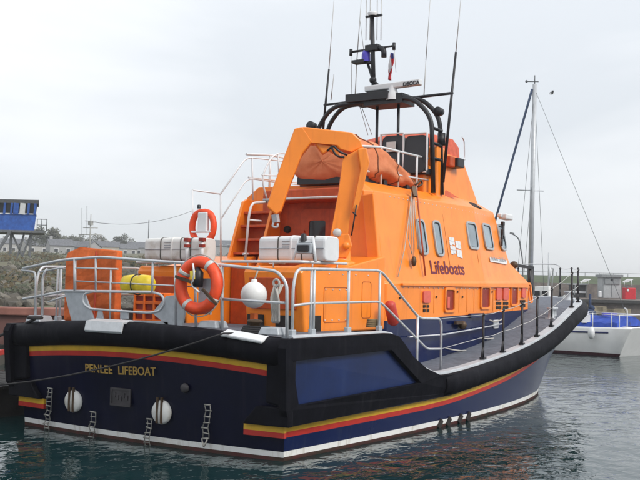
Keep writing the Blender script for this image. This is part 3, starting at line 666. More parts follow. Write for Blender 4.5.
q.build('crane_hose', boat); q = MB(BLACK); q.tube([CP(276, 210, .1), CP(275, 222, .1)], .012, 6); q.build('crane_wire', boat)
q = MB(ALU); q.bar(CP(275, 214, .1), CP(276, 222, .1), .1, .08, up=(1, 0, 0)); q.tube(fillet([CP(273.5, 222, .1), CP(272, 226.5, .1), CP(277.5, 227, .1), CP(277.5, 223, .1)], .05), .02, 6); q.build('crane_hook', boat)
q = MB(BLACK); q.tube([CP(352, 213, -.2), CP(356, 217, -.2)], .012, 6); q.tube([CP(356, 206, -.19), CP(351, 236, -.15)], .012, 6); q.build('hydraulic_line', boat)
# railings round the aft deck
def tubes(name, lst, m=STEEL, parent=boat):
    q = MB(m)
    for pts, r_, fr in lst: q.tube(fillet(pts, fr) if fr else pts, r_*.82, 9)
    return q.build(name, parent)
ry = -2.52
def SR(sg):
    y = sg*2.52
    L_ = [([(.12, y, 1.62), (.12, y, 2.3), (.2, y, 2.53), (.63, y, 2.54), (2.5, y, 2.57), (3.84, y, 1.81), (4.69, y, 1.79), (4.69, y, .87)], .026, .16),
          ([(.12, y, 2.04), (.6, y, 2.07), (2.5, y, 2.09), (4.15, y, 1.29), (4.69, y, 1.27)], .022, .12)]
    for X, zt in ((.63, 2.54), (1.55, 2.56), (2.48, 2.56), (3.78, 1.85)): L_.append(([(X, y, T(X)), (X, y, zt)], .026, 0))
    L_.append(([(.56, y, T(.5)), (.56, y, 2.54)], .02, 0))
    return L_
for sg in (-1, 1): tubes('side_railing', SR(sg))
for X in (.12, .6, 1.55, 2.48): 
    for sg in (-1, 1): MB(ALU).box((X, sg*2.52, 1.68), (.1, .07, .08)).build('stanchion_foot', boat, bevel=.01)
SXR = -.02
def E_(x, y): return px(x, y, 0, SXR)
lst = [([E_(287, 338), E_(287, 283), E_(277, 271), E_(222, 265), E_(160, 261.5), E_(100, 257), E_(62, 260), E_(23, 268.5)], .027, .14),
       ([E_(222, 299), E_(285, 303)], .022, 0), ([E_(23, 299), E_(66, 291), E_(72, 291)], .024, .1), ([E_(40, 272), E_(60, 268), E_(64, 268)], .018, 0),
       ([E_(22, 270), E_(35, 272), E_(36, 280), E_(35, 322)], .022, .08), ([E_(42, 322), E_(43, 276), E_(47, 269)], .026, .08),
       ([E_(75, 259), E_(75, 291)], .03, 0), ([E_(96, 257), E_(96, 290)], .022, 0), ([E_(111, 270), E_(110, 320)], .018, 0),
       ([E_(118, 283), E_(200, 287)], .014, 0), ([E_(75, 281), E_(118, 283)], .014, 0), ([E_(75, 268), E_(118, 269)], .016, 0), ([E_(153, 262), E_(152, 292)], .022, 0), ([E_(175, 263), E_(176, 325)], .022, 0),
       ([E_(195, 264), E_(196, 328)], .026, 0), ([E_(222, 265), E_(222, 330)], .028, 0), ([E_(48, 302), E_(66, 296)], .016, 0),
       ([E_(152, 292), E_(162, 295), E_(165, 303), E_(160, 311), E_(150, 313), E_(90, 309), E_(83, 303), E_(84, 294), E_(92, 291.5), E_(152, 292)], .022, .1),
       ([E_(62, 291), E_(152, 292)], .026, 0)]
tubes('stern_railing', lst)
q = MB(ALU)
def gp(pts): q.plate([(E_(*p).y, E_(*p).z) for p in pts], [], lambda u, v, d: (SXR+d, u, v), .03)
gp([(64, 292), (84, 292), (95, 323), (72, 323)]); gp([(152, 313), (166, 296), (188, 294), (182, 328), (170, 328)]); gp([(98, 310), (101, 310), (103, 319), (96, 319)]); gp([(120, 311.5), (128, 311.5), (128, 319), (120, 319)]); gp([(96, 319.2), (168, 321.5), (169, 328), (96, 324)])
q.build('gate_plate', boat, bevel=.006)
for y in (2.3, -1.25, -2.3): MB(ALU).box((.02, y, 1.68+camb(y)*.6), (.3, .34, .1), taper=.8).build('rail_base', boat, bevel=.015)
# bow stanchions and guard wires, both sides
bw = []
for (x, yb, yt) in ((483, 361, 316), (503, 356, 312), (522, 348, 301), (537, 340, 297), (551.5, 329, 289), (562, 317, 272), (569, 308, 268)):
    best = None
    for k in range(400):
        X = 5+k*.03
        p = px(x, yb, 0, X); e = abs(p.y+(hd(X)-.1))
        if X < 13.5 and (best is None or e < best[0]): best = (e, X)
    bw.append(best[1])
bw = sorted(bw)[:5]+[11.7, 13.0, 14.3, 15.5, 16.5]
for sg in (-1, 1):
    prev = None; q2 = MB(REFLECT)
    for i, X in enumerate(bw):
        y = sg*max(hd(X)-.1, .25); z = S(X); q = MB(BLACK); h_ = .86
        q.tube([(X, y, z), (X, y, z+h_)], .024, 8); q.tube([(X-.07, y, z+.05), (X+.01, y, z+.32)], .018, 6); q.box((X, y, z+.06), (.11, .09, .05)); q.sphere((X, y, z+h_), .034, 8); q.build('stanchion', boat)
        t_ = Vector((X, y, z+h_)); mdl = Vector((X, y, z+.45))
        if prev:
            for a, b_ in ((prev[0], t_), (prev[1], mdl)):
                c_ = (a+b_)/2-Vector((0, 0, .02)); q2.tube([a, c_, b_], .006, 5)
        elif sg == -1: q2.tube([(4.69, -2.52, 1.79), t_], .006, 5); q2.tube([(4.69, -2.52, 1.27), mdl], .006, 5)
        prev = (t_, mdl)
    q2.build('guard_wire', boat)
q = MB(STEEL)
zb = S(16.6); q.tube(fillet([(15.5, -.95, zb+.9), (16.9, -.35, zb+1.0), (16.9, .35, zb+1.0), (15.5, .95, zb+.9)], .4), .016, 8)
q.build('pulpit', boat)
# foredeck gear
q = MB(ALU); q.box((13.2, 0, S(13)+.3), (.7, .6, .45)); q.lathe((13.2, -.45, S(13)+.35), (0, 1, 0), [(0, .2), (.05, .2), (.06, .1), (.84, .1), (.85, .2), (.9, .2)], 16); q.build('windlass', boat, bevel=.03)
q = MB(KERB); 
for X in (10.6, 14.6): 
    q = MB(KERB); q.lathe((X, -hd(X)+.35, S(X)), (0, 0, 1), [(0, .1), (.03, .07), (.2, .06), (.22, .1), (.26, .1), (.27, 0)], 14); q.lathe((X+.25, -hd(X)+.38, S(X)), (0, 0, 1), [(0, .1), (.03, .07), (.2, .06), (.22, .1), (.26, .1), (.27, 0)], 14); q.box((X+.12, -hd(X)+.365, S(X)+.01), (.4, .2, .03)); q.build('bollard', boat)
# searchlight arm on the cabin front
p0 = px(514, 265, 1, -1.45); q = MB([BRONZE, BLACK]); q.sphere(p0, .1, 12, m=0, sc=(1, 1, .9)); q.bar(p0, p0+Vector((1.0, -.1, -.04)), .05, .07, m=1); q.tube([p0+Vector((.9, -.05, 0)), p0+Vector((.9, -.05, -.62))], .04, 8, m=1); q.build('fairlead_arm', boat)
# pipes and lashings on blue house side
q = MB(ROPEW)
for a, b_, sag in (((442, 348), (470, 350), .03), ((477, 338), (500, 336), .03), ((486, 320), (500, 318), .05)):
    A, B = Vector(side(*spx(*a), .08)), Vector(side(*spx(*b_), .08)); q.tube([A.lerp(B, t)+Vector((0, 0, -sag*4*t*(1-t))) for t in (0, .25, .5, .75, 1)], .014, 6)
q.build('lashing', boat)
side_rect(493, 320, 497.5, 328, 'white_plate', WHITE, out=.03); side_rect(468, 313.5, 481, 317.5, 'vent_box', NAVY, out=.06)
q = MB(BRONZE); p = side(*spx(459, 325), .08); q.sphere(p, .09, 8); q.box(p+Vector((-.2, 0, .05)), (.3, .06, .06)); q.build('shackle', boat)

# ================================================================== loose gear on board (top-level)
# inflatable under canvas on the roof
yb = thing('inflatable_boat', 'small inflatable boat wrapped in faded orange canvas on the lifeboat roof', 'dinghy', (5.1, -.15, 4.15))
q = MB([COVER, BLACK]); secs = []
stn = [(3.9, .02, .02, 4.55), (3.93, .4, .36, 4.53), (4.0, .68, .6, 4.52), (4.35, .86, .7, 4.54), (4.8, .86, .64, 4.52), (5.4, .82, .46, 4.44), (6.0, .75, .32, 4.38), (6.45, .62, .2, 4.34), (6.65, .3, .08, 4.32), (6.67, .02, .02, 4.32)]
xs_ = [3.9, 3.93, 3.97]+[4.0+2.6*i/34 for i in range(35)]+[6.65, 6.67]
for X in xs_:
    w, h_, zc = (float(np.interp(X, [t_[0] for t_ in stn], [t_[k] for t_ in stn])) for k in (1, 2, 3)); ring = []
    for k in range(40):
        a = 2*math.pi*k/40; cy, sz = math.cos(a), math.sin(a)
        f1 = 1-abs(noise.noise(Vector((X*1.3, cy*1.6+3, sz*1.6))))*.24*min(1, w)-abs(noise.noise(Vector((X*3.1+7, cy*2.6, sz*2.6+X))))*.09*min(1, w)+.05
        yy = w*f1*math.copysign(abs(cy)**.75, cy); zz = (h_*.8*f1*max(0, sz)**.9 if sz > 0 else -h_*.5*f1*abs(sz)**.7)
        ring.append((X+.05*noise.noise(Vector((cy*2, sz*2, X*2))), yy-.5, zc+zz))
    secs.append(ring)
q.loft(secs, closed=True, smooth=True, cap=True)
cv = q.build('canvas_cover', yb)
for xb in (4.45, 5.3, 6.1):
    i_ = min(range(len(xs_)), key=lambda i: abs(xs_[i]-xb)); cc_ = Vector((xb, -.5, 4.45)); MB(mat('lashing_strap', (.25, .1, .05), .8)).tube([cc_+(Vector(p)-cc_)*1.012 for p in secs[i_]], .012, 5, closed=True).build('lashing_strap', yb)
q = MB(BLACK)
for X in (4.3, 5.0, 5.9): q.box((X, -.5, 4.22), (.12, 1.4, .14))
q.box((5.1, -.5, 4.23), (2.2, 1.2, .14)); q.build('cradle', yb)
# canisters
def canister(yc, lab, sgn):
    t = thing('liferaft_canister', lab, 'life raft', (1.85, yc, 2.66), 'white liferaft canisters on the engine casings')
    def sec(y, k=1.0, sx=.215, sz=.2):
        return [(1.85+sx*k*math.copysign(abs(math.cos(a))**.35, math.cos(a)), y, 2.875+sz*k*math.copysign(abs(math.sin(a))**.35, math.sin(a))) for a in [2*math.pi*j/28 for j in range(28)]]
    q = MB(DIRTYWHITE if sgn > 0 else WHITE)
    yy_ = [(-.62, .86), (-.61, .93), (-.585, .97), (-.3, .985), (-.02, 1.0), (-.015, 1.05), (.015, 1.05), (.02, 1.0), (.3, .985), (.585, .97), (.61, .93), (.62, .86)]
    q.loft([sec(yc+a, b) for a, b in yy_], closed=True, cap=True, smooth=False); q.build('shell', t, bevel=.012)
    for d in (-.42, -.2, .24):
        q = MB(mat('grey_webbing', (.1, .09, .08), .8)); q.loft([sec(yc+d-.01, 1.0), sec(yc+d-.01, 1.02), sec(yc+d+.01, 1.02), sec(yc+d+.01, 1.0)], closed=True); q.build('strap', t)
    q = MB(RAINL); q.box((1.85-.215, yc, 2.875), (.012, 1.2, .012)); q.build('seam', t)
    q = MB(RAINL)
    for z_ in (.05, .0, -.04): q.box((1.85-.218, yc+.09, 2.94+z_), (.006, .14, .014))
    q.build('notice', t)
    q = MB(WHITE)
    for d in (.4, -.4): q.box((1.85, yc+d, 2.68), (.36, .06, .08))
    q.build('cradle', t)
canister(-1.42, 'white liferaft canister with dark straps on the starboard casing under the crane', -1)
canister(1.0, 'white liferaft canister on the port casing behind the orange lifebuoy', 1)
t = thing('portable_pump', 'small grey pump in a white tube stand before the starboard canister', 'pump', tuple(px(306, 262, 0, 1.42)))
b0 = px(306, 262, 0, 1.42); q = MB(WHITE)
for dy in (.17, -.17): q.tube(fillet([b0+Vector((-.05, dy*1.2, 0)), b0+Vector((0, dy*.7, .36))], 0.01), .022, 8)
q.tube([b0+Vector((0, .13, .3)), b0+Vector((0, -.13, .3))], .02, 8); q.build('stand', t); q = MB([ALU, BLACK]); q.box(b0+Vector((0, 0, .2)), (.16, .26, .16)); q.box(b0+Vector((-.09, 0, .2)), (.04, .2, .1), m=1); q.lathe(b0+Vector((0, .05, .3)), (0, 0, 1), [(0, .05), (.12, .04), (.13, 0)], 10, m=1); q.build('body', t, bevel=.015)
# lifebuoys
def ring_buoy(c, n, R, r, lab, loc, sq=1.0, up=Vector((0, 0, 1))):
    t = thing('lifebuoy', lab, 'lifebuoy', loc); n = Vector(n).normalized(); e = up.cross(n).normalized(); g = n.cross(e)
    pts = [c+e*(R*math.cos(a))+g*(R*sq*math.sin(a)) for a in [2*math.pi*k/40 for k in range(40)]]
    MB(BUOYOR).tube(pts, r, 14, closed=True).build('ring', t)
    for k in range(4):
        a0 = math.pi/4+k*math.pi/2+.2; seg = [c+e*(R*math.cos(a0+d))+g*(R*sq*math.sin(a0+d)) for d in (-.09, -.03, .03, .09)]
        MB(REFLECT).tube(seg, r*1.03, 14).build('tape_band', t)
    q = MB(ROPEW)
    for k in range(4):
        a0 = math.pi/4+k*math.pi/2+.2; s_ = [c+e*((R+r*(1.05+.25*math.sin(math.pi*j/8)))*math.cos(a0+math.pi/2*j/8))+g*((R*sq+r*(1.05+.25*math.sin(math.pi*j/8)))*math.sin(a0+math.pi/2*j/8)) for j in range(9)]
        q.tube(s_, .009, 5)
    q.build('grab_line', t); return t
cb = px(199, 285.5, 0, -.16)
t = ring_buoy(cb, (-1, -.1, .05), .30, .085, 'orange ring lifebuoy with silver bands hung on the stern rail', tuple(cb), sq=1.08)
# smoke float + clutter hung inside the ring
t = thing('buoy_light', 'tangled lifebuoy light and clamp hanging inside the stern lifebuoy', 'light', tuple(cb))
q = MB(BLACK); q.lathe(cb+Vector((-.05, -.02, -.02)), (.1, .1, 1), [(0, .0), (.0, .07), (.2, .08), (.24, .05), (.3, .0)], 12); q.build('body', t)
q = MB(YELB); q.lathe(cb+Vector((-.09, .02, .08)), (0, .1, 1), [(0, .05), (.12, .05), (.13, 0)], 10); q.build('cap', t)
q = MB(BRONZE); q.bar(cb+Vector((-.1, .34, .12)), cb+Vector((-.1, .0, .03)), .04, .04); q.bar(cb+Vector((-.1, -.15, -.05)), cb+Vector((-.1, -.4, -.25)), .035, .035); q.build('clamp', t)
q = MB(ALU); q.box(cb+Vector((.08, -.05, -.15)), (.03, .22, .5)); q.build('backplate', t)
q = MB(WHITE); q.tube(fillet([cb+Vector((-.12, .02, .3)), cb+Vector((-.14, -.03, .15)), cb+Vector((-.1, .05, .0)), cb+Vector((-.1, -.1, -.1))], .05), .015, 6); q.build('lanyard', t)
c2 = px(203, 226, 0, 2.1)
t = thing('horseshoe_buoy', 'orange horseshoe lifebuoy on a white bracket above the port casing', 'lifebuoy', tuple(c2))
pts = [c2+Vector((0, .155*math.cos(a), .05-.2*math.sin(a)*(1 if math.sin(a) > 0 else 1))) for a in [2*math.pi*k/30 for k in range(30)]]
MB(BUOYOR).tube([c2+Vector((0, .235*math.copysign(abs(math.cos(a))**.7, math.cos(a)), .25*math.sin(a)-.01)) for a in [2*math.pi*k/30 for k in range(30)]], .055, 12, closed=True).build('ring', t)
q = MB(WHITE); q.box(c2+Vector((-.04, -.04, .06)), (.08, .2, .34)); q.box(c2+Vector((-.04, 0, -.1)), (.05, .44, .04)); q.build('bracket', t, bevel=.02)
q = MB(BLACK); q.lathe(c2+Vector((0, .1, .3)), (0, 0, 1), [(0, .03), (.06, .03), (.07, 0)], 8); 
for d in (0, -.08): q.lathe(c2+Vector((-.05, d, -.02)), (-1, 0, 0), [(0, .025), (.02, .02), (.02, 0)], 8)
q.build('fitting', t)
for x, l in ((187, 'left'), (202, 'right')):
    p = px(x, 252, 0, 1.6); q = MB([WHITE, DKRED]); q.tube([Vector((p.x, p.y, 2.6)), p+Vector((0, 0, .22))], .03, 8); q.box(p+Vector((0, 0, .1)), (.07, .08, .05), m=1); q.box(p+Vector((0, 0, .2)), (.08, .09, .06), m=1); q.build('rail_clamp', boat)
# yellow float
c = px(138, 284.5, 0, .12)
t = thing('yellow_float', 'yellow plastic float strapped at the stern rail', 'float', tuple(c))
q = MB(YELB); q.lathe(c+Vector((0, .29, 0)), (0, -1, 0), [(0, 0), (.01, .09), (.05, .135), (.2, .15), (.26, .13), (.32, .13), (.38, .15), (.52, .14), (.57, .09), (.58, 0)], 18); q.build('body', t)
q = MB(BLACK); q.tube([c+Vector((.16*math.cos(a), -.0, .155*math.sin(a))) for a in [2*math.pi*k/20 for k in range(20)]], .01, 5, closed=True); q.build('cord', t)
# white ball
c = px(254, 295, 0, .5)
t = thing('ball_fender', 'round white inflated ball fender beside the starboard casing', 'fender', tuple(c))
q = MB(mat('white_vinyl', (.74, .74, .72), .35, var=.05, scale=2)); q.sphere(c, .19, 28); q.lathe(c+Vector((0, 0, .17)), (0, 0, 1), [(0, .05), (.05, .04), (.06, 0)], 10); q.build('ball', t)
q = MB(ROPEW); q.tube([c+Vector((0, 0, .2)), c+Vector((.05, -.05, .42))], .012, 6); q.build('line', t)
q = MB(FABOR); p = px(254, 320, 0, .6); q.box((p.x, p.y, 1.75), (.08, .08, .3)); q.build('fender_post', boat)
c = px(276, 300, 0, .6); q = MB([ROPEW])
for k in range(5):
    a = k*.5; q.tube(fillet([c+Vector((.02*k, .05*math.cos(a*2)-.02, .22)), c+Vector((.03*math.sin(a), -.05+.025*k, .0)), c+Vector((0, -.06+.03*k, -.3)), c+Vector((.02, -.03+.02*k, -.32)), c+Vector((.03*math.cos(a), .0+.02*k, 0.02)), c+Vector((0, .02, .22))], .05, 3), .016, 6)
q.tube([c+Vector((0, .05*math.cos(a), .24+.05*math.sin(a))) for a in [2*math.pi*k/14 for k in range(14)]], .018, 6, closed=True)
tag(q.build('rope_coil'), 'hank of pale rope hanging beside the white ball fender', 'rope')
# red fender by the step
t0, t1 = px(389, 301, 1, -2.15), px(394.5, 325, 1, -2.15); dd = (t1-t0)
q = MB(mat('red_vinyl', (.6, .05, .03), .45, var=.12)); q.lathe(t0, dd, [(0, 0), (.02, .06), (.06, .095), (dd.length-.06, .1), (dd.length-.01, .06), (dd.length, 0)], 16)
tag(q.build('red_fender'), 'red cylindrical fender hanging where the side rail steps down', 'fender')
# orange canvas panel at the port quarter
t = thing('canvas_locker', 'tall orange canvas covered locker behind the port stern rail', 'locker', tuple(px(89, 320, 0, .45)))
yA, yB, zt, zb_ = px(64, 300, 0, .45).y, px(115, 300, 0, .45).y, px(89, 248.5, 0, .45).z, 1.66
q = MB(FABOR); rg = []
for i in range(9):
    z = zb_+(zt-zb_)*i/8; ring = []
    for (u, x) in [(0, .45), (.25, .45), (.5, .45), (.75, .45), (1, .45), (1, .6), (.5, .6), (0, .6)]:
        w_ = .012*math.sin(i*2.1+u*9); ring.append((x+w_+(.05 if i == 8 and x < .6 else 0), yA+(yB-yA)*u+w_, z-(.04 if (i == 8 and u in (0, 1)) else 0)+w_))
    rg.append(ring)
q.loft(rg, closed=True, cap=True); q.build('cover', t, bevel=.025)
q = MB(COVRED)
for f in (.62,): q.box((.44, yA+(yB-yA)*f, (zb_+zt)/2), (.02, .02, zt-zb_-.1))
q.build('seam', t)
# orange crate under the port rail
c = px(157, 300, 0, .7); t = thing('orange_crate', 'small slatted orange crate on the aft deck under the yellow float', 'crate', (c.x, c.y, 1.62))
q = MB(mat('crate_orange', (.88, .17, .015), .5, var=.1))
for z in (1.72, 1.86, 2.0, 2.12): q.box((c.x, c.y, z), (.36, .62, .05))
for dy in (-.3, -.1, .1, .3): q.box((c.x, c.y+dy, 1.88), (.38, .03, .54))
q.build('slats', t, bevel=.006); q = MB(DKRED); q.box((c.x, c.y, 1.88), (.3, .55, .48)); q.build('inner_box', t)
# stern bollard with rope
c = px(253, 333, 0, .05); t = thing('mooring_line', 'dark mooring rope turned round the starboard stern bollard and run ashore', 'rope', (c.x, c.y, 1.62))
q = MB(ROPE)
for k in range(5): q.tube([c+Vector((.11*math.cos(a)+.02*k, .2*math.sin(a), -.02+.025*k)) for a in [2*math.pi*j/18 for j in range(18)]], .018, 6, closed=True)
q.build('turns', t); q = MB(BRONZE); q.lathe(Vector((c.x+.04, c.y, 1.62)), (0, 0, 1), [(0, .12), (.03, .08), (.16, .07), (.18, .11), (.21, .1), (.22, 0)], 14); q.build('bollard_horn', boat)
# its run: over the stern to the shore off the left of the picture
A = Vector((-.1, px(228, 336, 0, -.4).y, 1.66)); A.x = -.5; Bp = at(-60, 388, 15.0)
q = MB(ROPE); q.tube([c, A]+[A.lerp(Bp, k/14)+Vector((0, 0, -.5*4*(k/14)*(1-k/14)*.35)) for k in range(1, 15)], .014, 6); q.build('line', t)
A = px(35, 319, 0, -.3); Bp = at(-70, 352, 19)
q = MB(ROPE); q.tube([A.lerp(Bp, k/10)+Vector((0, 0, -.12*4*(k/10)*(1-k/10))) for k in range(11)], .024, 6); q.tube([A+Vector((.1*math.cos(a), .1*math.sin(a), 0.02)) for a in [2*math.pi*j/14 for j in range(14)]], .03, 6, closed=True)
tag(q.build('mooring_line'), 'thick dark mooring rope leading off left from the port stern corner', 'rope')
c = px(372, 328, 1, -2.4); q = MB(mat('brown_rope', (.2, .14, .07), .9)); 
for k in range(4): q.tube([c+Vector((.12*math.cos(a)+.01*k, .06*math.sin(a), .03+.03*k)) for a in [2*math.pi*j/14 for j in range(14)]], .02, 6, closed=True)
tag(q.build('rope_coil'), 'small brown rope coil at the foot of the starboard side rail', 'rope')
# tackle on cabin side
t = thing('rope_tackle', 'rope and pulley tackle hanging down the starboard cabin side', 'tackle', tuple(side(4.9, 3.9, .1)))
def sp(x, y, o_=.1): return side(*spx(x, y), o_)
q = MB(ROPEW)
for a, b_ in (((409, 193), (405.5, 240)), ((410, 195), (411, 258)), ((411, 195), (415, 250)), ((408, 200), (409.5, 259)), ((405.5, 240), (409, 255))): q.tube([sp(*a, .06), sp(*b_, .06)], .009, 5)
q.tube([sp(409.5, 193, .06), sp(402, 250, .05), sp(396, 277, .04)], .009, 5); q.build('rope', t)
q = MB(BRONZE); q.sphere(sp(410.5, 262, .07), .075, 12, sc=(.8, .6, 1.3)); q.build('pulley_block', t)
q = MB(mat('red_pole', (.5, .1, .04), .5)); q.tube([sp(411, 192, .12), sp(423, 276, .05)], .017, 8); q.build('pole', t)
q = MB(BRONZE); q.bar(sp(409.5, 188, .08), sp(409.5, 198, .12), .08, .06); q.tube(fillet([sp(413, 188, .1), sp(417, 185, .12), sp(415, 181, .12), sp(411, 186, .1)], .05), .02, 6, m=0); q.build('hook', t)
# flag
fa, fb_ = px(391, 52, 0, 6.9), px(389, 80, 0, 6.9)
FL = bpy.data.materials.new('flag_cloth'); q = MB([mat('flag_red', (.55, .03, .04), .8), mat('flag_white', (.75, .75, .76), .8), mat('flag_blue', (.05, .06, .25), .8)])
n_ = 14; rg = []
for i in range(n_+1):
    t_ = i/n_; c_ = Vector((6.9, px(391.5-2*t_, 53+27*t_, 0, 6.9).y, px(391, 53+27*t_, 0, 6.9).z)); w_ = .02+.13*math.sin(math.pi*min(1, t_*1.1+.1))
    rg.append([c_+Vector((.05*math.sin(u*9+t_*5), -w_*u*1.0+w_*.4, 0)) for u in (0, .25, .5, .75, 1)])
q.loft(rg, mfun=lambda i, k: (2 if (i < 3 and k > 1) else (1 if (k == 1 or i in (2, 7)) else 0)), smooth=True)
fo = q.build('ensign_flag', merge=False); so_ = fo.modifiers.new('th', 'SOLIDIFY'); so_.thickness = .006
tag(fo, 'limp red white and blue flag hanging from the mast crossbar', 'flag')
#BACKGROUND
# ================================================================== surroundings
HX, HY = Vector((_r0.x, _r0.y, 0)), Vector((math.cos(YAW), math.sin(YAW), 0))
def pol(b, d): "ground position: b = sideways metres per metre of distance, d = distance"; return Vector((CAM.x, CAM.y, 0))+HY*d+HX*(b*d)
def bx(x): return (x-320)/FPX
STONE = mat('harbour_stone', (.2, .17, .15), .9, col2=(.1, .085, .08), scale=1.2, bump=.8, bscale=6)
ROCK = mat('rubble_rock', (.1, .09, .075), .95, col2=(.06, .055, .045), scale=.6, bump=.8, bscale=4)
SCRUB = mat('scrub_ground', (.14, .12, .085), .95, col2=(.075, .085, .035), scale=.25, bump=.8, bscale=2)
GRASS = mat('grass_bank', (.06, .085, .03), .95, col2=(.035, .05, .018), scale=.4, bump=.6, bscale=3)
BRICK = mat('reddish_quay_wall', (.13, .06, .05), .9, col2=(.1, .05, .045), scale=.7, bump=.6, bscale=5)
CONC = mat('concrete', (.26, .26, .25), .9, col2=(.16, .16, .155), scale=.8, bump=.4, bscale=8)
# left shore: quay wall, rubble, rising ground
def shore_z(d, b):
    z = float(np.interp(d, [28.5, 33, 45, 60, 90, 150, 250, 420, 700], [1.45, 1.6, 2.3, 3.1, 4.0, 6.0, 9.6, 15, 17]))
    return z
NB, ND = 70, 60
q = MB(SCRUB); rg = []
for j in range(ND+1):
    d = 28.6*((700/28.6)**(j/ND)); row = []
    for i in range(NB+1):
        b = -.62+(.22+.62)*i/NB; p = pol(b, d); z = shore_z(d, b)
        if b > .08: z = z*max(0, 1-((b-.08)/.14)**2)-.5*((b-.08)/.14)
        z += (noise.noise(p*.25)*.35+noise.noise(p*.05)*.8*(d > 45))*min(1, (d-28.6)/8+.0)
        row.append((p.x, p.y, z))
    rg.append(row)
q.loft(rg, smooth=True); tag(q.build('hillside'), kind='structure')
a, b_ = pol(-.62, 28.2), pol(.1, 28.2)
nrm = HY
wq = thing('quay_wall', 'low reddish brown quay wall behind the port side of the lifeboat', 'wall', tuple(pol(bx(0), 28.2)))
q = MB(BRICK)
n = 40
q.loft([[a.lerp(b_, i/n)+HY*o+Vector((0, 0, z)) for o, z in ((-.12, -2), (-.1+.05*math.sin(i*1.3), .5), (0, 1.28), (.7, 1.28), (.9, -2))] for i in range(n+1)], closed=True, cap=True); q.build('wall', wq); q = MB(mat('weed_band', (.012, .014, .01), .9, var=.3, bump=.8, bscale=6)); q.loft([[a.lerp(b_, i/n)+HY*o+Vector((0, 0, z)) for o, z in ((-.16, -1), (-.15+.05*math.sin(i*1.3), .42+.08*math.sin(i*2.3)), (.1, .6), (.2, -1))] for i in range(n+1)], closed=True, cap=True); q.build('weed_band', wq)
q = MB(mat('red_brown_coping', (.3, .13, .1), .85, var=.2, scale=1.5)); q.loft([[a.lerp(b_, i/n)+HY*o+Vector((0, 0, z)) for o, z in ((-.12, 1.27), (-.12, 1.5), (.8, 1.5), (.8, 1.27))] for i in range(n+1)], closed=True, cap=True); q.build('coping', wq, bevel=.03)
q = MB([mat('float_red', (.5, .05, .04), .5), WHITE, ROCK]); p = pol(bx(6), 26.0)
q.bar(p-HX*6+Vector((0, 0, .02)), p+Vector((0, 0, .02)), .5, .5, m=2)
for k in range(8): q.bar(p-HX*(.12*k+.1)+Vector((0, 0, .33)), p-HX*(.12*k)+Vector((0, 0, .33)), .5, .14, m=k % 2)
tag(q.build('pontoon'), 'dark floating pontoon with a red and white striped end at the far left', 'pontoon')
DKW = mat('tarred_timber', (.02, .017, .015), .85, var=.3, scale=3, bump=.5, bscale=10)
t = thing('mooring_pontoon', 'dark tarred timber pontoon alongside the port side of the lifeboat', 'pontoon', (4, 4.4, 0))
q = MB(DKW); q.box((5, 4.5, .1), (17, 2.1, .75)); q.build('float', t, bevel=.03); q = MB(DKW)
for k in range(60): q.box((-3.3+.285*k, 4.5, .5), (.25, 2.2, .05))
q.build('planking', t)
for X in (-2.6, 5, 12): MB(DKW).tube([(X, 5.7, -3), (X, 5.7, 1.3)], .16, 12).build('pile', t)
# rubble
def rock(mb, c, s_, rnd):
    ico = [(0, 0, 1), (.89, 0, .45), (.28, .85, .45), (-.72, .53, .45), (-.72, -.53, .45), (.28, -.85, .45), (.72, .53, -.45), (-.28, .85, -.45), (-.89, 0, -.45), (-.28, -.85, -.45), (.72, -.53, -.45), (0, 0, -1)]
    F = [(0, 1, 2), (0, 2, 3), (0, 3, 4), (0, 4, 5), (0, 5, 1), (1, 6, 2), (2, 7, 3), (3, 8, 4), (4, 9, 5), (5, 10, 1), (6, 7, 2), (7, 8, 3), (8, 9, 4), (9, 10, 5), (10, 6, 1), (11, 7, 6), (11, 8, 7), (11, 9, 8), (11, 10, 9), (11, 6, 10)]
    e = Matrix.Rotation(rnd.random()*6.3, 3, 'Z') @ Matrix.Rotation(rnd.random()*1.5, 3, 'X'); sx_, sy_, sz_ = s_*(.7+.6*rnd.random()), s_*(.6+.5*rnd.random()), s_*(.45+.4*rnd.random())
    mb.add([c+e@Vector((x*sx_, y*sy_, z*sz_))*(.8+.4*rnd.random()) for x, y, z in ico], F, rnd.choice((0, 0, 1)))
rnd = random.Random(3); q = MB([ROCK, mat('pale_rubble_rock', (.17, .155, .13), .95, col2=(.11, .1, .08), scale=.8, bump=.6, bscale=4)])
for _ in range(4200):
    d = 29.5*(80/29.5)**rnd.random(); b = -.55+rnd.random()*.62; p = pol(b, d); z = shore_z(d, b)
    rock(q, Vector((p.x, p.y, z+.02)), .1+.007*d*rnd.random()**2+.14*rnd.random(), rnd)
tag(q.build('rubble', merge=False), 'grey and brown rubble tipped along the shore left of the lifeboat', 'rubble', kind='stuff')
LEAF = mat('dark_tree_leaves', (.085, .095, .06), .9, var=.3, scale=.5); LEAF2 = mat('grey_green_leaves', (.13, .135, .095), .9, var=.3, scale=.5); DEADG = mat('dry_scrub_leaves', (.12, .095, .05), .9, var=.3, scale=.5)
BARK = mat('bark', (.08, .065, .05), .95)
def leafball(mb, c, r, n, s_, rnd, m=None, flat=.8):
    for _ in range(n):
        u = Vector((rnd.gauss(0, 1), rnd.gauss(0, 1), rnd.gauss(0, 1))).normalized()*(r*rnd.random()**.4); u.z *= flat
        a = Vector((rnd.gauss(0, 1), rnd.gauss(0, 1), rnd.gauss(0, 1))).normalized()*s_; b2 = a.orthogonal().normalized()*s_*.7
        p = c+u; mb.add([p-a, p+b2, p+a, p-b2], [(0, 1, 2, 3)], rnd.randrange(len(mb.mats)) if m is None else m)
q = MB([LEAF2, DEADG, LEAF])
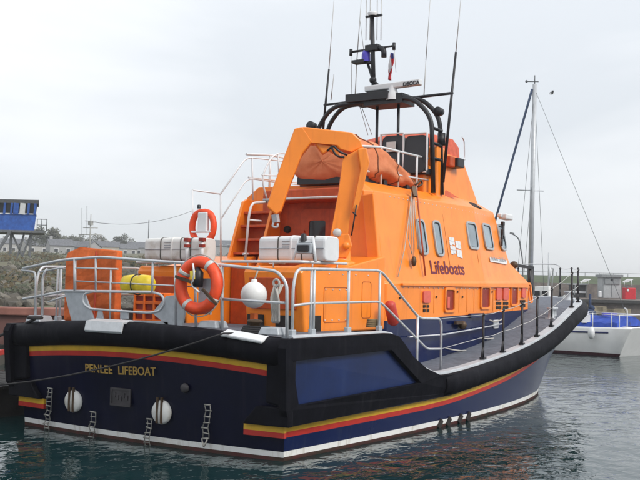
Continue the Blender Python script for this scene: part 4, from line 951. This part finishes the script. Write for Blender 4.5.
for _ in range(420):
    d = 33*(150/33)**rnd.random(); b = -.5+rnd.random()*.55; p = pol(b, d); r_ = .25+.35*rnd.random()+d*.005
    leafball(q, Vector((p.x, p.y, shore_z(d, b)+r_*.3)), r_, 80, r_*.16, rnd, m=rnd.choice((0, 1, 1, 2)), flat=.6)
tag(q.build('scrub', merge=False), 'low brown and green scrub growing among the rubble on the shore', 'scrub', kind='stuff')
def tree(x, d, h_, w_, lab, seed, leaf=None):
    rnd = random.Random(seed); p = pol(bx(x), d); z0 = shore_z(d, 0)-.3; t = thing('tree', lab, 'tree', (p.x, p.y, z0), 'trees on the hill behind the shore')
    q = MB(BARK); base = Vector((p.x, p.y, z0)); tp_ = base+Vector((.2, .1, h_*.6)); q.tube([base, base.lerp(tp_, .5)+Vector((.1, 0, 0)), tp_], h_*.04, 7, r2=h_*.015)
    for k in range(5): a = k*1.26; q.tube([base.lerp(tp_, .5+.08*k), tp_+Vector((math.cos(a)*w_*.35, math.sin(a)*w_*.35, h_*.12))], h_*.015, 5, r2=h_*.005)
    q.build('trunk', t)
    q = MB(leaf or [LEAF, LEAF2])
    for k in range(26):
        a = rnd.random()*6.28; r_ = w_*.5*rnd.random()**.5; c = base+Vector((math.cos(a)*r_, math.sin(a)*r_, h_*(.3+.52*rnd.random()*(1-(r_/(w_*.5))**2*.6))))
        leafball(q, c, w_*.19, 110, w_*.035, rnd, m=rnd.randrange(len(q.mats)))
    q.build('crown', t, merge=False)
tree(122, 330, 9, 7.5, 'round dark tree alone on the skyline left of the lifeboat', 1, [LEAF])
tree(47, 250, 8.4, 8, 'tall grey green tree just right of the blue watch cabin', 2, [LEAF2, LEAF])
tree(57, 300, 7.5, 6, 'bushy tree between the tall grey green tree and the houses', 3, [LEAF2])
tree(72, 330, 8.2, 8, 'dark spreading tree left of the thin ship mast', 4)
tree(81, 340, 8, 7.5, 'smaller dark tree touching the thin ship mast on its left', 5)
tree(98, 350, 8.4, 8, 'pale brownish tree just right of the thin ship mast', 6, [LEAF2, DEADG])
tree(142, 380, 5.4, 6, 'low bush on the skyline between the round dark tree and the white canister', 8, [LEAF2])
house_extra = 0
SLATE = mat('slate_roof', (.14, .145, .16), .8, var=.2, scale=2); REND = [mat('pale_render', (.4, .39, .37), .9, var=.08), mat('grey_render', (.33, .33, .33), .9, var=.1), mat('cream_render', (.48, .43, .34), .9, var=.08)]
def house(x, d, w, h_, dp, ang, m, lab, roofh=1.5, sink=.6):
    p = pol(bx(x), d); z0 = shore_z(d, 0)-sink; t = thing('house', lab, 'house', (p.x, p.y, z0), 'houses on the hill behind the shore')
    Rz = Matrix.Rotation(YAW+math.pi/2+ang, 3, 'Z'); o = Vector((p.x, p.y, z0)); g = lambda v: o+Rz@Vector(v)
    q = MB(REND[m]); q.loft([[g(v) for v in ((-w/2, y, 0), (w/2, y, 0), (w/2, y, h_), (0 if False else w/2, y, h_), (-w/2, y, h_))] for y in (-dp/2, dp/2)], closed=True, cap=True)
    q.add([g((-w/2, -dp/2, h_)), g((-w/2, dp/2, h_)), g((-w/2, 0, h_+roofh))], [(0, 1, 2)]); q.add([g((w/2, -dp/2, h_)), g((w/2, dp/2, h_)), g((w/2, 0, h_+roofh))], [(0, 1, 2)]); q.build('wall', t)
    q = MB(SLATE); 
    for s_ in (-1, 1):
        P = [(-w/2-.2, s_*(dp/2+.25), h_-.1), (w/2+.2, s_*(dp/2+.25), h_-.1), (w/2+.2, 0, h_+roofh+.05), (-w/2-.2, 0, h_+roofh+.05)]
        q.add([g(v) for v in P]+[g((a, b, c+.15)) for a, b, c in P], [(0, 1, 2, 3), (7, 6, 5, 4), (0, 4, 5, 1), (2, 6, 7, 3), (1, 5, 6, 2), (3, 7, 4, 0)])
    rf = q.build('roof', t); q = MB(REND[1]); q.box(g((w*.38, 0, h_+roofh+.3)), (.7, .5, 1.1), Rz); q.build('chimney', rf)
    for k in range(max(2, int(w/2.4))):
        for zz in ([1.3] if h_ < 4 else [1.3, 3.9]):
            wx = -w/2+w*(k+.5)/max(2, int(w/2.4)); f_ = MB(WHITE).box(g((wx, dp/2+.02, zz)), (1.1, .1, 1.2), Rz).build('window', t); MB(DARKGLASS).box(g((wx, dp/2+.06, zz)), (.9, .08, 1.0), Rz).build('pane', f_)
house(14, 300, 8, 3.2, 6, .3, 0, 'pale house low behind the blue watch cabin legs')
house(60, 240, 6, 2.6, 5, .5, 1, 'small grey house under the skyline trees right of the watch cabin', 1.5)
house(70, 290, 6, 2.6, 6, -.2, 0, 'long pale house in front of the dark spreading tree', 1.6)
house(108, 300, 7, 2.8, 6, .2, 2, 'cream house between the ship mast and the round dark tree', 1.6)
house(140, 330, 8, 2.8, 7, .1, 1, 'long grey slate roofed house right of the round dark tree', 2)
house(168, 330, 10, 3.4, 6, 0, 0, 'pale house behind the white canister on the port casing', 1.8)
house(35, 270, 7, 2.6, 5, .7, 0, 'small pale house seen between the cabin legs and the tall tree')
house(88, 260, 5, 2.4, 5, -.6, 1, 'grey cottage just left of the thin ship mast foot')
house(124, 310, 8, 2.4, 5, .4, 0, 'pale cottage right under the round dark tree')
house(225, 330, 16, 4, 7, .1, 1, 'wide grey house on the hill hidden behind the stair', 2)
# blue watch cabin on steel legs
D0 = 84.0; sc9 = D0/FPX
def cb(x, dz, y): p = pol(bx(x), D0+dz); return Vector((p.x, p.y, at(x, y, D0/ math.cos(0)).z))
t = thing('watch_cabin', 'blue boarded watch cabin raised on crossed steel legs above the shore', 'cabin', tuple(cb(10, 0, 266)))
BLUEP = mat('bright_blue_boards', (.03, .13, .48), .6, col2=(.02, .07, .3), scale=3)
z0, z1, z2, z3 = cb(10, 0, 230).z, cb(10, 0, 214).z, cb(10, 0, 203).z, cb(10, 0, 200.5).z
def ring(x0, x1, z, g=0): return [cb(x0, -g, 230).xy.to_3d()+Vector((0, 0, z)), cb(x1, -g, 230).xy.to_3d()+Vector((0, 0, z)), cb(x1, 3.4+g, 230).xy.to_3d()+Vector((0, 0, z)), cb(x0, 3.4+g, 230).xy.to_3d()+Vector((0, 0, z))]
q = MB(BLUEP); q.loft([ring(-26, 33.5, z0), ring(-27, 35, z1, .1)], closed=True, cap=True); q.build('wall', t)
q = MB(WHITE); q.loft([ring(-27.5, 35.5, z1, .15), ring(-27.5, 35.5, z1+.08, .15)], closed=True, cap=True); q.build('sill', t)
q = MB(DARKGLASS); q.loft([ring(-26.6, 34.8, z1, .02), ring(-27.6, 36, z2, .12)], closed=True, cap=True); q.build('window_band', t)
for x in (-20, -12, -4, 3, 10, 14.5, 21, 27, 33.5):
    q = MB(BLUEP if x in (14.5, 10, 3) else WHITE if x in (21,) else BLUEP); a, b2 = cb(x, -.16, 230), cb(x+.6, -.3, 230); a.z, b2.z = z1, z2; q.bar(a, b2, .1, (.45 if x in (14.5, 21) else .18), up=HX); q.build('window_post', t)
q = MB(mat('dark_felt_roof', (.08, .085, .09), .9)); q.loft([ring(-29, 37.5, z2, .3), ring(-29, 37.5, z3+.1, .3)], closed=True, cap=True); q.build('roof', t)
LEG = mat('grey_steel_leg', (.16, .17, .18), .7, var=.2)
q = MB(LEG); q.loft([ring(-28, 44, z0-.22, .3), ring(-28, 44, z0, .3)], closed=True, cap=True); q.build('floor_deck', t)
gz = cb(10, 0, 268).z-.4
for xt, xb in ((-22, -22), (11, 10), (31, 29)):
    for dz in (.2, 3.2):
        a, b2 = cb(xt, dz, 230), cb(xb, dz, 230); a.z, b2.z = z0-.2, gz; MB(LEG).bar(a, b2, .2, .2).build('leg', t)
for xa, xb in ((11, 31), (31, 17), (-22, 11), (24, 14)):
    a, b2 = cb(xa, .2, 230), cb(xb, .2, 230); a.z, b2.z = z0-.2, gz; MB(LEG).bar(a, b2, .14, .14).build('brace', t)
q = MB(LEG)
for x in (36.5, 41, 46): a = cb(x, 0, 230); q.tube([Vector((a.x, a.y, z0)), Vector((a.x, a.y, z0+1.05))], .04, 6)
for dz in (.5, 1.02): a, b2 = cb(36, 0, 230), cb(46.5, 0, 230); q.tube([Vector((a.x, a.y, z0+dz)), Vector((b2.x, b2.y, z0+dz))], .035, 6)
q.build('walkway_rail', t)
q = MB(LEG)
for dz in (-.5, .4):
    a, b2 = cb(10, dz-.8, 230), cb(-14, dz-.8, 230); a.z, b2.z = z0-.1, gz; q.bar(a, b2, .08, .25, up=(0, 0, 1))
for k in range(12): a, b2 = cb(10-2*k, -1.3, 230), cb(10-2*k, -.4, 230); a.z = b2.z = z0-.1-(z0-gz)*k/12; q.bar(a, b2, .25, .04)
q.build('stair', t)
# thin ship mast and wire
p = pol(bx(90), 130); zb = shore_z(130, 0); zt = at(90, 214, 130).z
t = thing('ship_mast', 'thin pale ship mast with aerials on the skyline above the orange locker', 'mast', (p.x, p.y, zb))
q = MB(mat('pale_mast', (.4, .4, .38), .7)); q.tube([p+Vector((0, 0, zb)), Vector((p.x, p.y, zt))], .16, 8, r2=.06)
for f, w_ in ((.55, 1.6), (.7, 1.0), (.85, .8)): c = Vector((p.x, p.y, zb+(zt-zb)*f)); q.tube([c-HX*w_, c+HX*w_], .05, 6)
q.box((p.x, p.y, zb+(zt-zb)*.8), (.5, .5, .5)); q.build('pole', t); q = MB(BLACK)
for x, yt in ((82, 208), (87, 206)): a = at(x, 235, 130); q.tube([Vector((a.x, a.y, a.z)), at(x, yt, 130)], .035, 5)
q.build('aerial', t)
q = MB(BLACK); A, B = at(92, 222, 130), at(192, 211, 150); q.tube([A.lerp(B, k/12)+Vector((0, 0, -1.0*4*(k/12)*(1-k/12))) for k in range(13)], .03, 5); tag(q.build('overhead_wire'), 'overhead wire sagging away right from the thin ship mast', 'wire')
p = at(149, 220, 140); q = MB(LEG); q.tube([Vector((p.x, p.y, shore_z(140, 0))), p], .08, 6); tag(q.build('pole'), 'faint thin pole standing under the overhead wire', 'pole')

# ---- right side: breakwater with quay, bank, kiosk
def qz(y, d, x=600): return at(x, y, d).z
a, b_ = pol(bx(430), 92), pol(bx(900), 92)
t = thing('quay', 'dark stone quay with a rough wall running behind the moored yacht', 'quay', tuple(pol(bx(610), 92)))
zt = qz(300, 92); q = MB(STONE); q.loft([[P+HY*o+Vector((0, 0, z)) for o, z in ((0, -3), (.1, zt-.35), (0.1, zt), (22, zt), (22, -3))] for P in [a.lerp(b_, k/30) for k in range(31)]], closed=True, cap=True); q.build('quay_face', t)
q = MB(mat('dark_coping', (.05, .05, .05), .9)); q.bar(a-HY*.15+Vector((0, 0, zt-.12)), b_-HY*.15+Vector((0, 0, zt-.12)), .5, .3, up=(0, 0, 1)); q.build('edge_beam', t)
BE = mat('pale_stone_block', (.34, .29, .2), .9, var=.2, scale=2)
rnd = random.Random(9)
for k in range(9):
    x = 560+rnd.random()*90; P = pol(bx(x), 91.9); q = MB(BE); q.box(P+Vector((0, 0, zt-.8-.5*rnd.random())), (.3, .9+.9*rnd.random(), .4+.4*rnd.random()), Matrix.Rotation(YAW, 3, 'Z')); q.build('stone_block', t, bevel=.04)
z2 = qz(284, 112); a2, b2_ = pol(bx(430), 112), pol(bx(900), 112)
q = MB(STONE); q.loft([[P+HY*o+Vector((0, 0, z)) for o, z in ((0, 0), (.15, z2+.12*math.sin(k*2.2)*0), (1.0, z2), (1.0, 0))] for k, P in enumerate([a2.lerp(b2_, k/20) for k in range(21)])], closed=True, cap=True)
tag(q.build('parapet_wall'), 'rough dark stone parapet wall below the green bank', 'wall')
q = MB(GRASS); zg = qz(276.5, 145); rg = []
for P, P2 in [(pol(bx(400+540*k/60), 112.9), pol(bx(400+540*k/60), 145)) for k in range(61)]:
    rg.append([P+Vector((0, 0, z2-.1)), P.lerp(P2, .3)+Vector((0, 0, z2+(zg-z2)*.45+.15*noise.noise(P))), P.lerp(P2, .65)+Vector((0, 0, z2+(zg-z2)*.8+.2*noise.noise(P2))), P2+Vector((0, 0, zg)), P2+HY*8+Vector((0, 0, zg-.1)), P2+HY*14+Vector((0, 0, -1))])
q.loft(rg, smooth=True); tag(q.build('bank'), kind='structure')
t = thing('bank_railing', 'long thin dark railing along the crest of the green bank', 'railing', tuple(pol(bx(600), 144))); q = MB(LEG)
A, B = pol(bx(400), 144), pol(bx(900), 144)
for dz in (.5,): q.tube([A+Vector((0, 0, zg+dz)), B+Vector((0, 0, zg+dz))], .03, 5)
q.build('rail', t)
for k in range(36): P = A.lerp(B, k/35); MB(LEG).tube([P+Vector((0, 0, zg-.1)), P+Vector((0, 0, zg+.5))], .035, 5).build('post', t)
RZ = Matrix.Rotation(YAW, 3, 'Z')
def bbox(x0, x1, y0, y1, d, dp, m, name, parent, bevel=.02):
    A, B = at(x0, y1, d), at(x1, y0, d); c = (A+B)/2; w = abs((B-A).dot(HX)); q = MB(m); q.box(c+HY*dp/2, (dp, w, B.z-A.z), RZ); return q.build(name, parent, bevel=bevel)
t = thing('kiosk', 'light grey metal kiosk standing on the quay behind the yacht', 'kiosk', tuple(pol(bx(612), 98)))
KG = mat('light_grey_metal', (.42, .44, .45), .6, var=.08); KG2 = mat('mid_grey_metal', (.26, .28, .29), .6)
bbox(602.5, 621.5, 276.5, 298, 98, 1.8, KG, 'body', t); bbox(601.5, 623.5, 274.8, 277, 97.8, 2.2, KG2, 'roof', t); bbox(605, 620, 278.5, 283.5, 97.93, .1, KG2, 'shutter', t)
bbox(603, 604, 277, 298, 97.93, .08, KG2, 'trim', t); bbox(611.5, 612, 284, 297, 97.94, .08, KG2, 'door_gap', t); bbox(605, 620, 283.6, 284.2, 97.92, .1, KG2, 'ledge', t); bbox(611, 613.5, 279, 281, 97.9, .1, BLACK, 'vent', t)
bbox(599, 602, 291, 297.5, 97.5, .4, WHITE, 'side_box', t, .1)
t = thing('oil_tank', 'bright red box tank on the quay to the right of the grey kiosk', 'tank', tuple(pol(bx(630), 96)))
bbox(625, 636, 288, 299.5, 96, 1, mat('bright_red', (.6, .015, .03), .5, var=.1), 'body', t, .06); bbox(626.5, 628.5, 286.5, 288.3, 96, .3, LEG, 'cap', t); bbox(627, 629, 289, 291.5, 95.95, .06, WHITE, 'notice', t)
t = thing('shelter', 'low dark open shelter with a pale sill on the quay left of the kiosk', 'shelter', tuple(pol(bx(581), 100)))
bbox(573.5, 587, 284.5, 297.5, 100, 2, mat('dark_weathered_board', (.07, .07, .075), .9, var=.2), 'body', t); bbox(573.5, 587.5, 291.5, 293, 99.8, .3, WHITE, 'sill', t); bbox(573, 588, 283.5, 284.8, 99.6, 2.6, KG2, 'roof', t); bbox(586, 587.5, 285, 297, 99.7, .3, CONC, 'post', t)
for x, lab in ((585, 'white slanting board propped above the dark shelter'), (627.5, 'white slanting board propped above the red box tank')):
    A, B = at(x-4, 282.5, 111), at(x+5, 279.6, 111); q = MB(WHITE); w = HX*.45
    q.add([A-w*.2+HY*0, A+w+HY*0, B+w*.2, B-w*1.2]+[v+Vector((0, 0, .08))+HY*.1 for v in (A-w*.2, A+w, B+w*.2, B-w*1.2)], [(0, 1, 2, 3), (7, 6, 5, 4), (0, 4, 5, 1), (1, 5, 6, 2), (2, 6, 7, 3), (3, 7, 4, 0)]); 
    for v in (A+w*.2, B-w*.3): q.tube([v, Vector((v.x, v.y, z2-.1))], .04, 5)
    tag(q.build('slanting_board'), lab, 'board')
q = MB([ROCK]); 
for k in range(24): P = pol(bx(560+3.4*k), 108+2*rnd.random()); rock(q, P+Vector((0, 0, zt+.2)), .5+.3*rnd.random(), rnd) if True and False else q.add([], [])
# lamp post
P = pol(bx(523), 100); z_ = zt; t = thing('lamp_post', 'thin dark lamp post with a bent arm beside the yacht mast', 'lamp post', (P.x, P.y, z_))
q = MB(LEG); q.tube(fillet([Vector((P.x, P.y, z_)), at(523, 262, 100), at(519, 238, 100), at(511, 233, 100)], .8), .07, 6); q.build('pole', t); q = MB(LEG); q.bar(at(510, 233, 100), at(514, 234, 100), .2, .18); q.build('lamp_head', t)
# ---- yacht
stn_, bow_ = pol(bx(617), 34.3), pol(bx(450), 39.5); AX = (bow_-stn_).normalized(); LY = (bow_-stn_).length; NX = Vector((AX.y, -AX.x, 0))
if NX.dot(HY) > 0: NX = -NX                       # towards the camera
t = thing('sailing_yacht', 'white sailing yacht with a blue cockpit cover moored beyond the bow', 'yacht', tuple(stn_))
def Y(l, w, z): return stn_+AX*l-NX*1.25+NX*w+Vector((0, 0, z))
def yb_(l): f = l/LY; return 1.3*(1-max(0, (f-.35)/.65)**2.2)*(.82+.18*min(1, f/.35))
rg = []
for k in range(25):
    l = LY*k/24; b = yb_(l)+.02; sh = 1.02+.18*(k/24-.3)**2*2; ov = (-.55 if k == 0 else 0)
    row = [(0, -.5), (.6*b, -.35), (.88*b, -.06), (.9*b, .0), (.93*b, .1), (b, .55), (b*.99, sh-.06), (b*.98, sh)]
    shift = lambda z: (.45*z-.15 if k == 0 else 0)+(.5*z if k == 24 else (.3*z if k == 23 else 0))
    half = [Y(l+ (-.5*z if k == 0 else (.6*z if k >= 23 else 0)), w, z) for w, z in row]; other = [Y(l+(-.5*z if k == 0 else (.6*z if k >= 23 else 0)), -w, z) for w, z in row[::-1]]
    rg.append(half+other)
YW = mat('yacht_white', (.8, .8, .79), .35, var=.06, scale=1.5); YBOOT = mat('yacht_boot_maroon', (.07, .02, .03), .5)
q = MB([YW, YBOOT]); mfy = lambda i, k: 1 if k in (0, 1, 2, 3, 11, 12, 13, 14) else 0
q.loft(rg, mfun=mfy, smooth=True)
q.add(rg[0], [tuple(range(16))], 0); q.add(rg[-1], [tuple(range(16))], 0); q.build('hull', t)
q = MB(YW); q.loft([[Y(LY*k/20, yb_(LY*k/20)*f*.97, 1.0+.06*(1-f*f)+.18*(k/20-.3)**2*2) for f in (-1, -.5, 0, .5, 1)] for k in range(21)]); q.build('deck', t)
q = MB(YW); q.loft([[Y(l, w, z) for w, z in ((-w0, 1.0), (-w0*.85, 1.0+h), (w0*.85, 1.0+h), (w0, 1.0))] for l, w0, h in ((2.1, .8, .25), (2.2, .85, .42), (4.4, .8, .38), (5.4, .45, .12))], cap=True); q.build('cabin_top', t, bevel=.03)
BLC = mat('blue_canvas', (.02, .07, .42), .75, var=.2, scale=3, bump=.5, bscale=6)
q = MB(BLC); rg = []
for k in range(13):
    l = .1+2.0*k/12; rg.append([Y(l, w, z) for w, z in ((-1.0, .98), (-.95, 1.22+.03*math.sin(k*2)), (-.4, 1.42+.03*math.sin(k*1.3)), (.3, 1.42+.02*math.sin(k)), (.95, 1.2+.03*math.sin(k*1.7)), (1.08, .9))])
q.loft(rg, cap=True); 
rg = [[Y(l, w, z) for w, z in ((-.7, 1.3), (-.4, 1.5+.02*math.sin(k*2)), (.4, 1.5), (.8, 1.28), (.9, 1.0))] for k, l in enumerate((2.3, 2.6, 3.0, 3.4))]; q.loft(rg, cap=True)
q.build('cockpit_cover', t)
q = MB(WHITE)
for l, w in ((.3, 1.0), (1.0, 1.1), (1.9, 1.15), (2.25, 1.1), (3.2, 1.2)): q.tube([Y(l, w, .98), Y(l, w, 1.55)], .018, 6)
q.tube([Y(.0, 1.0, 1.5), Y(3.2, 1.2, 1.55)], .012, 5); q.tube([Y(.0, -1.0, 1.5), Y(3.2, -1.2, 1.55)], .012, 5); q.tube([Y(0, -1, 1.0), Y(0, -1, 1.5), Y(0, 1, 1.5), Y(0, 1, 1.0)], .018, 6)
q.tube(fillet([Y(-.1, .6, 1.0), Y(-.1, .6, 1.7), Y(.1, .4, 1.75)], .1), .02, 6); q.box(Y(2.2, .6, 1.45), (.5, .3, .12), RZ); q.build('guard_rail', t)
for l_ in (.9, 2.9): MB(WHITE).sphere(Y(l_, 1.38, .82), .13, 10, sc=(1, 1, 1.8)).build('fender', t)
MB(WHITE).box(Y(1.5, .8, 1.32), (.5, .3, .3), RZ).build('stowage_box', t); MB(WHITE).box(Y(2.1, .3, 1.5), (.15, .9, .18), RZ).build('spray_rail', t)
for sg_ in (-1, 1):
    q = MB(mat('navy_line', (.02, .03, .12), .5)); q.loft([[Y(LY*k/20, sg_*(yb_(LY*k/20)+o_), z+.18*(k/20-.3)**2*2) for o_, z in ((.0, .8), (.035, .8), (.035, .86), (.0, .86))] for k in range(1, 20)], closed=True, cap=True); q.build('rubbing_line', t)
    for l_ in (2.7, 3.4, 4.1): MB(DARKGLASS).box(Y(l_, sg_*.79, 1.22), (.36, .1, .13), Matrix.Rotation(math.atan2(AX.y, AX.x), 3, 'Z')).build('portlight', t)
q = MB(BLUEL); q.box(Y(.8, .2, 1.5), (.3, .5, .08), RZ); q.build('hatch', t)
mb0 = at(528.5, 300, 37); ml = min((k*.02 for k in range(100, 350)), key=lambda l: abs((Y(l, 0, 1.2)-CAM).dot(_r)/(Y(l, 0, 1.2)-CAM).dot(_f)-bx(529.5))); mB = Y(ml, 0, 1.2); mT = at(534.8, 84, (mB-CAM).dot(_f))
SP = mat('mast_alloy', (.5, .52, .54), .45, metal=.3, var=.06)
q = MB(SP); q.tube([mB, mT], .1, 12, r2=.085); ms = q.build('yacht_mast', t)
q = MB(SP); cc = mB.lerp(mT, .545); q.tube([cc-HX*.62-Vector((0, 0, -.02)), cc+HX*.45], .022, 6); q.build('spreader', t)
q = MB(BLACK); q.tube([mB.lerp(mT, .03), mB.lerp(mT, .22)], .135, 10); q.box(mB.lerp(mT, .12)-HY*.15, (.2, .24, .3)); q.build('winch_mount', t)
q = MB(LEG); q.tube([mT+Vector((-.0, 0, .0)), mT+Vector((0, 0, .35))], .02, 5); q.tube([mT+Vector((0, 0, .1))-HX*.35, mT+HX*.15+Vector((0, 0, .1))], .02, 5); q.sphere(mT-HX*.33+Vector((0, 0, .1)), .06, 6); q.build('masthead_gear', t)
q = MB(mat('furled_sail_cover', (.06, .09, .16), .8)); q.tube([mT-HX*.1-Vector((0, 0, .2)), Y(LY-.1, 0, 1.2)], .05, 8); q.build('furled_foresail', t)
q = MB(LEG)
for l, w, top_ in ((ml, 1.2, .98), (ml, -1.2, .98), (ml-.3, 1.2, .6), (0, .0, .98)): q.tube([mB.lerp(mT, top_), Y(l, w, 1.0)], .009, 4)
q.build('shroud', t)
# two cabin cruisers beyond
def cruiser(x0, x1, yw, ytop, d, lab, sgn=1):
    A, B = pol(bx(x0), d), pol(bx(x1), d+1.5); ax = (B-A).normalized(); L_ = (B-A).length; nx = Vector((ax.y, -ax.x, 0)); t = thing('cabin_cruiser', lab, 'motor boat', tuple(A))
    g = lambda l, w, z: A+ax*l+nx*w+Vector((0, 0, z)); q = MB([YW, YBOOT]); rg = []
    for k in range(13):
        f = k/12; b = L_*.16*(1-max(0, (f-.4)/.6)**2.2); row = [(0, -.3), (.8*b, -.05), (b*.95, .1), (b, .75+.3*f*f)]
        rg.append([g(L_*f+(.4*z if k == 12 else 0), w, z) for w, z in row]+[g(L_*f+(.4*z if k == 12 else 0), -w, z) for w, z in row[::-1]])
    q.loft(rg, closed=True, cap=True, smooth=False); q.build('hull', t)
    H_ = at(x0, ytop, d).z
    q = MB(YW); q.loft([[g(L_*l, w, z) for w, z in ((-wd, .8), (-wd*.8, z1_), (wd*.8, z1_), (wd, .8))] for l, wd, z1_ in ((.25, L_*.11, .9), (.3, L_*.12, H_*.8), (.55, L_*.12, H_*.78), (.78, L_*.08, .95))], cap=True); q.build('cabin', t, bevel=.03)
    for w in (-1, 1):
        for l in (.36, .5): MB(DARKGLASS).box(g(L_*l, w*L_*.115, H_*.62), (L_*.1, .12, H_*.16), Matrix.Rotation(math.atan2(ax.y, ax.x), 3, 'Z')).build('window', t)
    q = MB(STEEL); q.tube([g(L_*.32, 0, H_*.8), g(L_*.32, 0, H_+1.5)], .04, 6); q.tube([g(L_*.28, -.5, H_*.8), g(L_*.26, -.5, H_*1.15), g(L_*.26, .5, H_*1.15), g(L_*.28, .5, H_*.8)], .04, 6); q.build('radar_frame', t)
cruiser(567, 512, 300, 276, 62, 'white cabin cruiser glimpsed behind the bow rail of the lifeboat')
cruiser(582, 552, 300, 289, 84, 'low white motor boat under the far quay, right of the cabin cruiser')
# floating dark tender by quay
q = MB([mat('navy_tarpaulin', (.02, .04, .1), .8)]); A = at(590, 316, 60); q.sphere(Vector((A.x, A.y, .5)), .5, 12, sc=(1, 1, 1.6)); q.sphere(Vector((A.x, A.y, 1.3))+HX*.1, .22, 8); q.tube([Vector((A.x, A.y, 0)), Vector((A.x, A.y, 2.2))], .08, 6); q.box((A.x, A.y, .15), (1.4, 2.6, .5), RZ); tag(q.build('covered_buoy', bevel=.0), 'dark covered mooring float between the quay and the yacht', 'buoy')
# gull
p = at(552, 94, 90); q = MB([WHITE, LEG]); q.lathe(p-HX*.25, HX+Vector((0, 0, .1)), [(0, .01), (.08, .06), (.22, .08), (.38, .06), (.48, .01)], 10)
for s_ in (-1, 1): 
    w0 = p+HY*s_*.05; w1 = w0+HY*s_*.3+Vector((0, 0, .25)); w2 = w0+HY*s_*.75+Vector((0, 0, .15)); q.add([w0-HX*.1, w0+HX*.1, w1+HX*.1, w1-HX*.1, w2-HX*.05]+[v+Vector((0, 0, .02)) for v in (w0-HX*.1, w0+HX*.1, w1+HX*.1, w1-HX*.1, w2-HX*.05)], [(0, 1, 2, 3), (3, 2, 4), (8, 7, 6, 5), (9, 7, 8)], 1)
bird = q.build('gull'); tag(bird, 'tiny gull in flight against the cloud right of the yacht mast', 'bird')

# ---- thin sea haze
hz = bpy.data.materials.new('sea_haze'); hz.use_nodes = True; n = hz.node_tree; n.nodes.clear()
ho = n.nodes.new('ShaderNodeOutputMaterial'); pv = n.nodes.new('ShaderNodeVolumePrincipled'); pv.inputs['Color'].default_value = (.93, .95, .97, 1); pv.inputs['Density'].default_value = .0007; pv.inputs['Anisotropy'].default_value = .2
n.links.new(pv.outputs['Volume'], ho.inputs['Volume'])
q = MB(hz); q.box((400, 0, 10), (1240, 1840, 30)); tag(q.build('haze'), kind='stuff')
